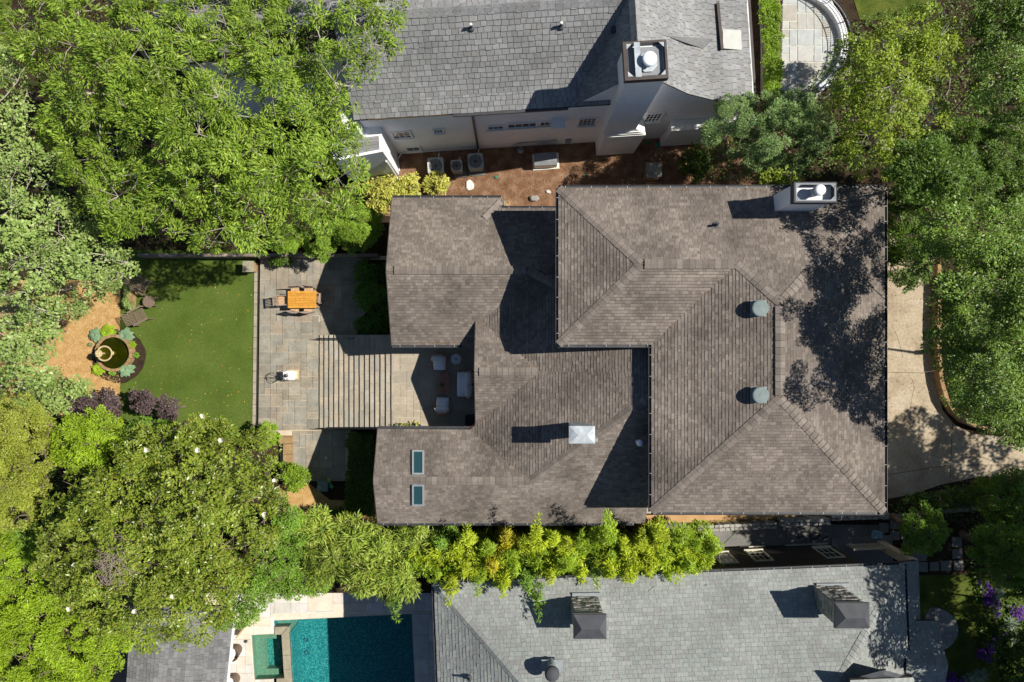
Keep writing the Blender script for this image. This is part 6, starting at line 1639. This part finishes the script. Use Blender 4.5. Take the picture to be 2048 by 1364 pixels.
# top right
tree('conifer_tree', 'blue-green feathery conifer between the two brown and white houses', 'tree', [(1415, 250), (1440, 205), (1480, 192), (1540, 185), (1600, 185), (1640, 205), (1668, 260), (1655, 300), (1600, 330), (1590, 365), (1550, 378), (1510, 350), (1480, 310), (1430, 290)], 7.6, 2.6, 'conifer', lr=.7, seed=111, trunk=(1530, 300))
tree('yellow_green_tree', 'big yellow-green tree behind the curved terrace railing', 'tree', [(1660, 150), (1690, 95), (1760, 60), (1830, 20), (1910, 30), (1930, 110), (1880, 170), (1890, 240), (1850, 290), (1800, 340), (1730, 350), (1680, 310), (1680, 240), (1655, 190)], 9.8, 4.2, 'yellowgreen', lr=.95, seed=112, trunk=(1740, 270), twigs=4, bark=m_palebark, tight=.72)
tree('yellow_green_shrub', 'small yellow-green bush at the north eave beside the white chimney shroud', 'shrub', [(1520, 345), (1560, 335), (1600, 350), (1590, 385), (1545, 392)], 7.2, 6.0, 'yellowgreen', lr=.4, seed=113)
tree('dark_tree', 'dark green tree in the top right corner', 'tree', [(1930, -40), (2100, -40), (2110, 60), (2000, 90), (1945, 60)], 9, 4, 'dark', lr=.9, seed=114)
tree('oak_tree', 'green tree on the upper right edge', 'tree', [(1960, 70), (2060, 50), (2120, 120), (2110, 280), (2000, 260), (1940, 190)], 10, 4.5, 'oak', lr=.9, seed=115, twigs=4)
tree('dark_tree', 'deep green shaded tree between the yellow-green tree and the driveway oak', 'tree', [(1870, 250), (1960, 240), (2060, 270), (2100, 400), (1960, 430), (1880, 400), (1790, 400), (1775, 350), (1830, 320)], 7.5, 3, 'hedge', lr=.9, seed=116, cov=.9, mat=lm['dark'])
tree('oak_tree', 'broad green oak over the right side of the driveway', 'tree', [(1850, 420), (1950, 390), (2060, 410), (2150, 520), (2160, 760), (2080, 880), (2000, 895), (1935, 840), (1892, 800), (1872, 710), (1862, 610), (1830, 575), (1840, 480)], 12.9, 5.5, 'oak', lr=1.05, seed=117, trunk=(2085, 690), r0=.15, cov=.95, twigs=4, tight=.70)
tree('dark_tree', 'dark leafy tree close to the right eave of the brown house', 'tree', [(1768, 400), (1850, 410), (1865, 490), (1850, 565), (1810, 580), (1772, 555)], 5.5, 2, 'dark', lr=.65, seed=118)
tree('dark_tree', 'tall dark tree shading the right end of the brown roof', 'tree', [(1790, 290), (1900, 280), (1960, 330), (1950, 400), (1860, 410), (1790, 380)], 12.0, 6.5, 'dark', lr=.9, seed=119, cov=.95)
tree('round_shrub', 'dark shrub in the shade left of the conifer', 'shrub', circ(1395, 325, 30), 1.6, .3, 'dark', lr=.4, seed=120)
hd_ = thing('hedge', 'long clipped hedge between the white house and the flagstone terrace', 'hedge', W(1545, 80, 0))
lb = []
for i in range(230):
    y = g_.uniform(-40, 188); x = g_.uniform(1529, 1559) + y * .03; c = W(x, y, 1.2); lb.append((c.x, c.y, 1.0 + g_.uniform(-.05, .06), .17))
crown_from_lobes(lb, 'hedge', hd_, 1.0, name='foliage', scale=.8)
b = MB(); q0, q1 = W(1534, -40, .9), W(1562, 186, .9); b.box(q0.x, q1.y, 0, q1.x, q0.y, .82); b.build('inner_twigs', m_bark, hd_)
# shade plants near the northwest wing and the south wing
shrub('azalea_shrub', 'dark green shrub in the deep shade right of the dining table', 738, 590, 26, 1.5, 'fern', 130, lr=.4)
shrub('fern_clump', 'dark fern clump between the shaded shrub and the stone steps', 735, 650, 26, .8, 'fern', 131, lr=.35, sq=.6)
shrub('fern_clump', 'dark fern clump at the top of the shaded patio bed', 730, 545, 20, .9, 'fern', 132, lr=.35)
shrub('wall_ivy', 'ivy patch hanging on the shaded garden wall', 560, 520, 26, .9, 'dark', 133, lr=.25, sq=.35)
shrub('shade_shrub', 'round dark shrub in the shade below the steps', 705, 880, 16, 1.0, 'dark', 134, lr=.3)
tree('low_hedge', 'low ragged hedge at the lower edge of the shaded south yard', 'hedge', [(625, 1018), (690, 1014), (748, 1020), (748, 1032), (640, 1034)], .9, .2, 'dark', lr=.3, seed=135, r0=.03)
tree('laurel_shrub', 'green shrub at the corner of the stone steps and lawn edge', 'shrub', circ(534, 872, 24), 2.2, .5, 'hedge', lr=.4, seed=136, r0=.05)
ab = thing('bed_soil', 'dark planting bed in the shade beside the northwest wing', 'planting bed', W(738, 600, .15)); MB().prism(pxpoly([(726, 520), (782, 520), (782, 670), (716, 670), (712, 645), (732, 626), (716, 604), (712, 584), (728, 560)], PZ + .05), 0, PZ + .05).build('soil', m_soil, ab)
# shaded garden at the lower right
tree('round_shrub', 'round green shrub over the stepping stones', 'shrub', circ(1850, 1062, 46, 14), 3.4, 1.0, 'hedge', lr=.55, seed=140, mat=lm['mid'])
tree('dark_shrub', 'dark bush at the lower edge of the driveway', 'shrub', [(1790, 1000), (1880, 985), (1960, 965), (2000, 985), (1960, 1010), (1850, 1020)], 1.6, .3, 'dark', lr=.45, seed=141)
tree('dark_shrub', 'bush with a few sunlit leaves right of the driveway end', 'shrub', [(1960, 960), (2048, 940), (2100, 1020), (2000, 1050), (1950, 1010)], 3.5, 1, 'hedge', lr=.6, seed=142, mat=lm['mid'])
tree('dark_tree', 'dark leafy tree above the purple flowers on the right edge', 'tree', [(1950, 1050), (2040, 1040), (2110, 1100), (2080, 1170), (1990, 1170), (1940, 1110)], 4.5, 1.6, 'hedge', lr=.65, seed=143, mat=lm['mid'])
tree('dark_shrub', 'dark bush in the lower right corner', 'shrub', [(2000, 1270), (2100, 1260), (2110, 1400), (1990, 1400)], 2.6, .6, 'dark', lr=.55, seed=144)
shrub('yellow_green_shrub', 'small bright bush between the stepping stones and the porch column', 1808, 1106, 14, .9, 'hedge', 145, lr=.25)
for i, (x, y, r, l) in enumerate(((1990, 1183, .42, 'blue-green spiky plant above the upper purple flowers'), (2017, 1244, .44, 'blue-green spiky plant between the two purple flower drifts'), (2026, 1276, .50, 'largest blue-green spiky plant at the right edge'), (1955, 1346, .50, 'blue-green spiky plant at the bottom edge'), (1930, 1352, .40, 'blue-green spiky plant nearest the terrace path'))):
    rg_ = random.Random(200 + i); c = W(x, y, .1); t = thing('yucca_plant', l, 'plant', c, 'spiky plants in the shaded garden')
    n = 110; P = np.tile(np.array(c), (n, 1)) + NPR.normal(size=(n, 3)) * .02; P[:, 2] += .15
    D = runit(n); D[:, 2] = np.abs(D[:, 2]) * .8 + .05
    leaf_mesh('blades', P, D, np.tile([0, 0, 1.], (n, 1)), NPR.uniform(.8, 1.1, n) * r, np.full(n, .03), lm['yucca'], t)
for i, (x0_, y0_, x1_, y1_, w_, l) in enumerate(((1968, 1174, 2000, 1226, 14, 'upper drift of violet flowers on the right'), (2005, 1270, 1968, 1312, 18, 'lower drift of violet flowers near the round terrace'), (1905, 1356, 1930, 1368, 12, 'violet flowers at the bottom edge by the path'), (2030, 1215, 2040, 1232, 9, 'small violet flower patch at the right edge'))):
    t = thing('violet_flowers', l, 'flowers', W((x0_ + x1_) / 2, (y0_ + y1_) / 2, 0), 'violet flower drifts')
    lbs = []
    for k in range(9):
        a = W(x0_ + (x1_ - x0_) * k / 8, y0_ + (y1_ - y0_) * k / 8, .3); lbs.append((a.x + g_.uniform(-.12, .12), a.y + g_.uniform(-.12, .12), .25, w_ * S * g_.uniform(.5, .9)))
    crown_from_lobes(lbs, 'purple', t, .6, name='blossoms', mat=lm['violet'], scale=.8)
    crown_from_lobes([(a, b_, z * .7, r) for a, b_, z, r in lbs], 'dark', t, .5, name='foliage', scale=.8)
# trees standing just outside the right edge; their shade falls into the picture
for i, (X, Y, r, h, l) in enumerate(((29.6, -11.2, 2.4, 11.5, 'oak beyond the right edge, shading the lawn by the round terrace'), (30.4, -5.2, 2.5, 11, 'oak beyond the right edge, shading the far end of the driveway'), (28.5, -16.2, 2.8, 11, 'oak beyond the lower right edge, shading the spiky plants'), (23.6, -8.5, 2.5, 11, 'oak just beyond the right edge, shading the side passage'), (24.2, -12.6, 2.6, 11.5, 'oak just beyond the right edge, shading the right hip of the grey green roof'), (31.5, -6.8, 3.0, 11.5, 'tall oak just beyond the right edge, shading the end of the driveway'), (26.5, -10.2, 2.8, 10.5, 'oak beyond the right edge, shading the stepping stones'), (31.5, -12.5, 3.2, 12, 'oak beyond the right edge, shading the violet flowers'), (26.2, -15.0, 2.8, 10.5, 'oak beyond the lower right edge, shading the entry roof'), (32, -18, 3.2, 12, 'oak beyond the lower right corner of the picture'), (36, -9, 3.0, 11.5, 'oak farthest to the right beyond the driveway'))):
    k = CAM_H / (CAM_H - h * .75) / S
    tree('oak_tree', l, 'tree', circ(1024 + X * k, 682 - Y * k, r * k, 14, 1, .12, 300 + i), h, h * .5, 'oak', lr=1.1, seed=150 + i, dens=1., r0=.12, cov=.85, scale=1.9, trunk=(1024 + (X + 5) / S, 682 - Y / S))

# dark ground cover under the trees, nobody could count its leaves
def cover(name, polys, n, mat, size):
    P = []
    for pts in polys:
        poly = pxpoly(pts, .2); xs = [p[0] for p in poly]; ys = [p[1] for p in poly]; k = 0
        while k < n:
            x, y = g_.uniform(min(xs), max(xs)), g_.uniform(min(ys), max(ys)); k += 1
            if in_poly(x, y, poly): P.append((x, y, g_.uniform(.05, .4)))
    P = np.array(P, np.float32); m = len(P)
    D = runit(m); D[:, 2] *= .3; Nn = np.tile([0, 0, 1.], (m, 1)) + runit(m) * .5
    o = leaf_mesh(name, P, D, Nn, NPR.uniform(.6, 1.3, m) * size, NPR.uniform(.6, 1.1, m) * size * .5, mat, None); o['kind'] = 'stuff'
cover('ground_cover', [[(1600, 200), (1700, 40), (1860, 0), (2150, 0), (2150, 480), (1960, 480), (1890, 540), (1780, 470), (1778, 330), (1600, 360), (1420, 360), (1400, 290)],
                       [(1890, 560), (2150, 480), (2150, 860), (1980, 850), (1910, 800), (1895, 720)]], 16000, lm['dark'], .17)
cover('ground_cover', [[(-60, -60), (610, -60), (680, 240), (700, 420), (480, 505), (270, 505), (230, 560), (-60, 560)], [(-60, 830), (130, 830), (500, 900), (560, 1040), (500, 1180), (-60, 1180)]], 9000, lm['dark'], .16)
cover('ground_cover', [[(1780, 1005), (1900, 975), (2150, 930), (2150, 1140), (1940, 1150), (1930, 1050), (1790, 1040)], [(1940, 1150), (2150, 1140), (2150, 1400), (1990, 1400)], [(850, 1060), (1300, 1060), (1300, 1085), (850, 1085)], [(744, 530), (780, 525), (780, 668), (722, 668), (742, 634), (722, 606), (741, 575)], [(700, 868), (746, 868), (746, 1020), (690, 1020)]], 5000, lm['dark'], .14)

# low bamboo thicket filling the strip under the plumes
lb = []
for i in range(230):
    x = g_.uniform(850, 1365); y = g_.uniform(1050, 1086); z = g_.uniform(1.8, 4.7); c = W(x, y, 0); lb.append((c.x, c.y, z, g_.uniform(.25, .5)))
th = thing('bamboo_thicket', 'low green bamboo thicket filling the strip under the bright plumes', 'bamboo', W(1135, 1070, 0))
crown_from_lobes(lb[::2], 'plume', th, .8, name='foliage', mat=lm['lime'], cov=.65)
crown_from_lobes(lb[1::2], 'plume', th, .8, name='foliage', mat=lm['plume'], cov=.65)
b = MB()
for i in range(90):
    p = W(g_.uniform(850, 1420), g_.uniform(1056, 1084), 0); b.tube([p, p + Vector((g_.gauss(0, .2), g_.gauss(0, .3), 2.0)), p + Vector((g_.gauss(0, .5), g_.gauss(0, .8), g_.uniform(3.4, 4.6)))], [.03, .022, .008], 5)
b.build('canes', m_culm, th, kind='stuff')
# bits of leaf litter in the roof valleys and behind the gutters
lt = MB()
def litter(p, q, n, spread):
    p, q = Vector(p), Vector(q)
    for i in range(n):
        c = p.lerp(q, g_.random()) + Vector((g_.gauss(0, spread), g_.gauss(0, spread), .035)); a = g_.uniform(0, 6.28); l = g_.uniform(.012, .04); d = Vector((math.cos(a), math.sin(a), .1)) * l; s_ = Vector((-d.y, d.x, 0)) * .4
        lt.add([c - d, c + s_, c + d, c - s_], [(0, 1, 2, 3)])
litter(P3(Xc, YrC, 5.4), P3(Xv2, Yv2, zS(Yv2)), 90, .05); litter(P3(Xv2, Yv2, zS(Yv2)), P3(Xh2, YrS, 5.25), 70, .05); litter(P3(Xc, YrC, 5.4), P3(Xv, Yv, zN(Yv)), 60, .05)
litter(c1M + Vector((0, 0, .02)), wB, 70, .05); litter(c00 + Vector((.1, -.08, .02)), c2N + Vector((-.1, -.08, .02)), 160, .04); litter(lower[4][0] + Vector((.2, .1, .04)), P3(Xr - .7, YSe + .1, zN(YSe) + .06), 50, .03)
lt.build('roof_litter', M('dry_leaf_bits', [(.16, .09, .04), (.3, .17, .07), (.09, .06, .04)], island=True, rough=1, spec=.05), house, kind='stuff')

lt = MB()
for i in range(420):
    x, y = (g_.uniform(1776, 1900), g_.uniform(560, 960)) if i % 3 else (g_.gauss(1866, 5), g_.uniform(560, 770))
    c = W(x, y, .02); a = g_.uniform(0, 6.28); l = g_.uniform(.015, .045); d = Vector((math.cos(a), math.sin(a), .1)) * l; s_ = Vector((-d.y, d.x, 0)) * .45
    lt.add([c - d, c + s_, c + d, c - s_ + Vector((0, 0, .01))], [(0, 1, 2, 3)])
for i in range(260):
    x, y = g_.uniform(522, 780), g_.uniform(515, 855); c = W(x, y, PZ + .012 if x < 637 else CZ + .012)
    if 637 <= x < 788: continue
    a = g_.uniform(0, 6.28); l = g_.uniform(.012, .035); d = Vector((math.cos(a), math.sin(a), .1)) * l; s_ = Vector((-d.y, d.x, 0)) * .45
    lt.add([c - d, c + s_, c + d, c - s_ + Vector((0, 0, .01))], [(0, 1, 2, 3)])
lt.build('fallen_leaves', M('brown_leaf_bits', [(.2, .11, .04), (.36, .2, .06), (.10, .06, .03), (.3, .26, .05)], island=True, rough=1, spec=.05), kind='stuff')
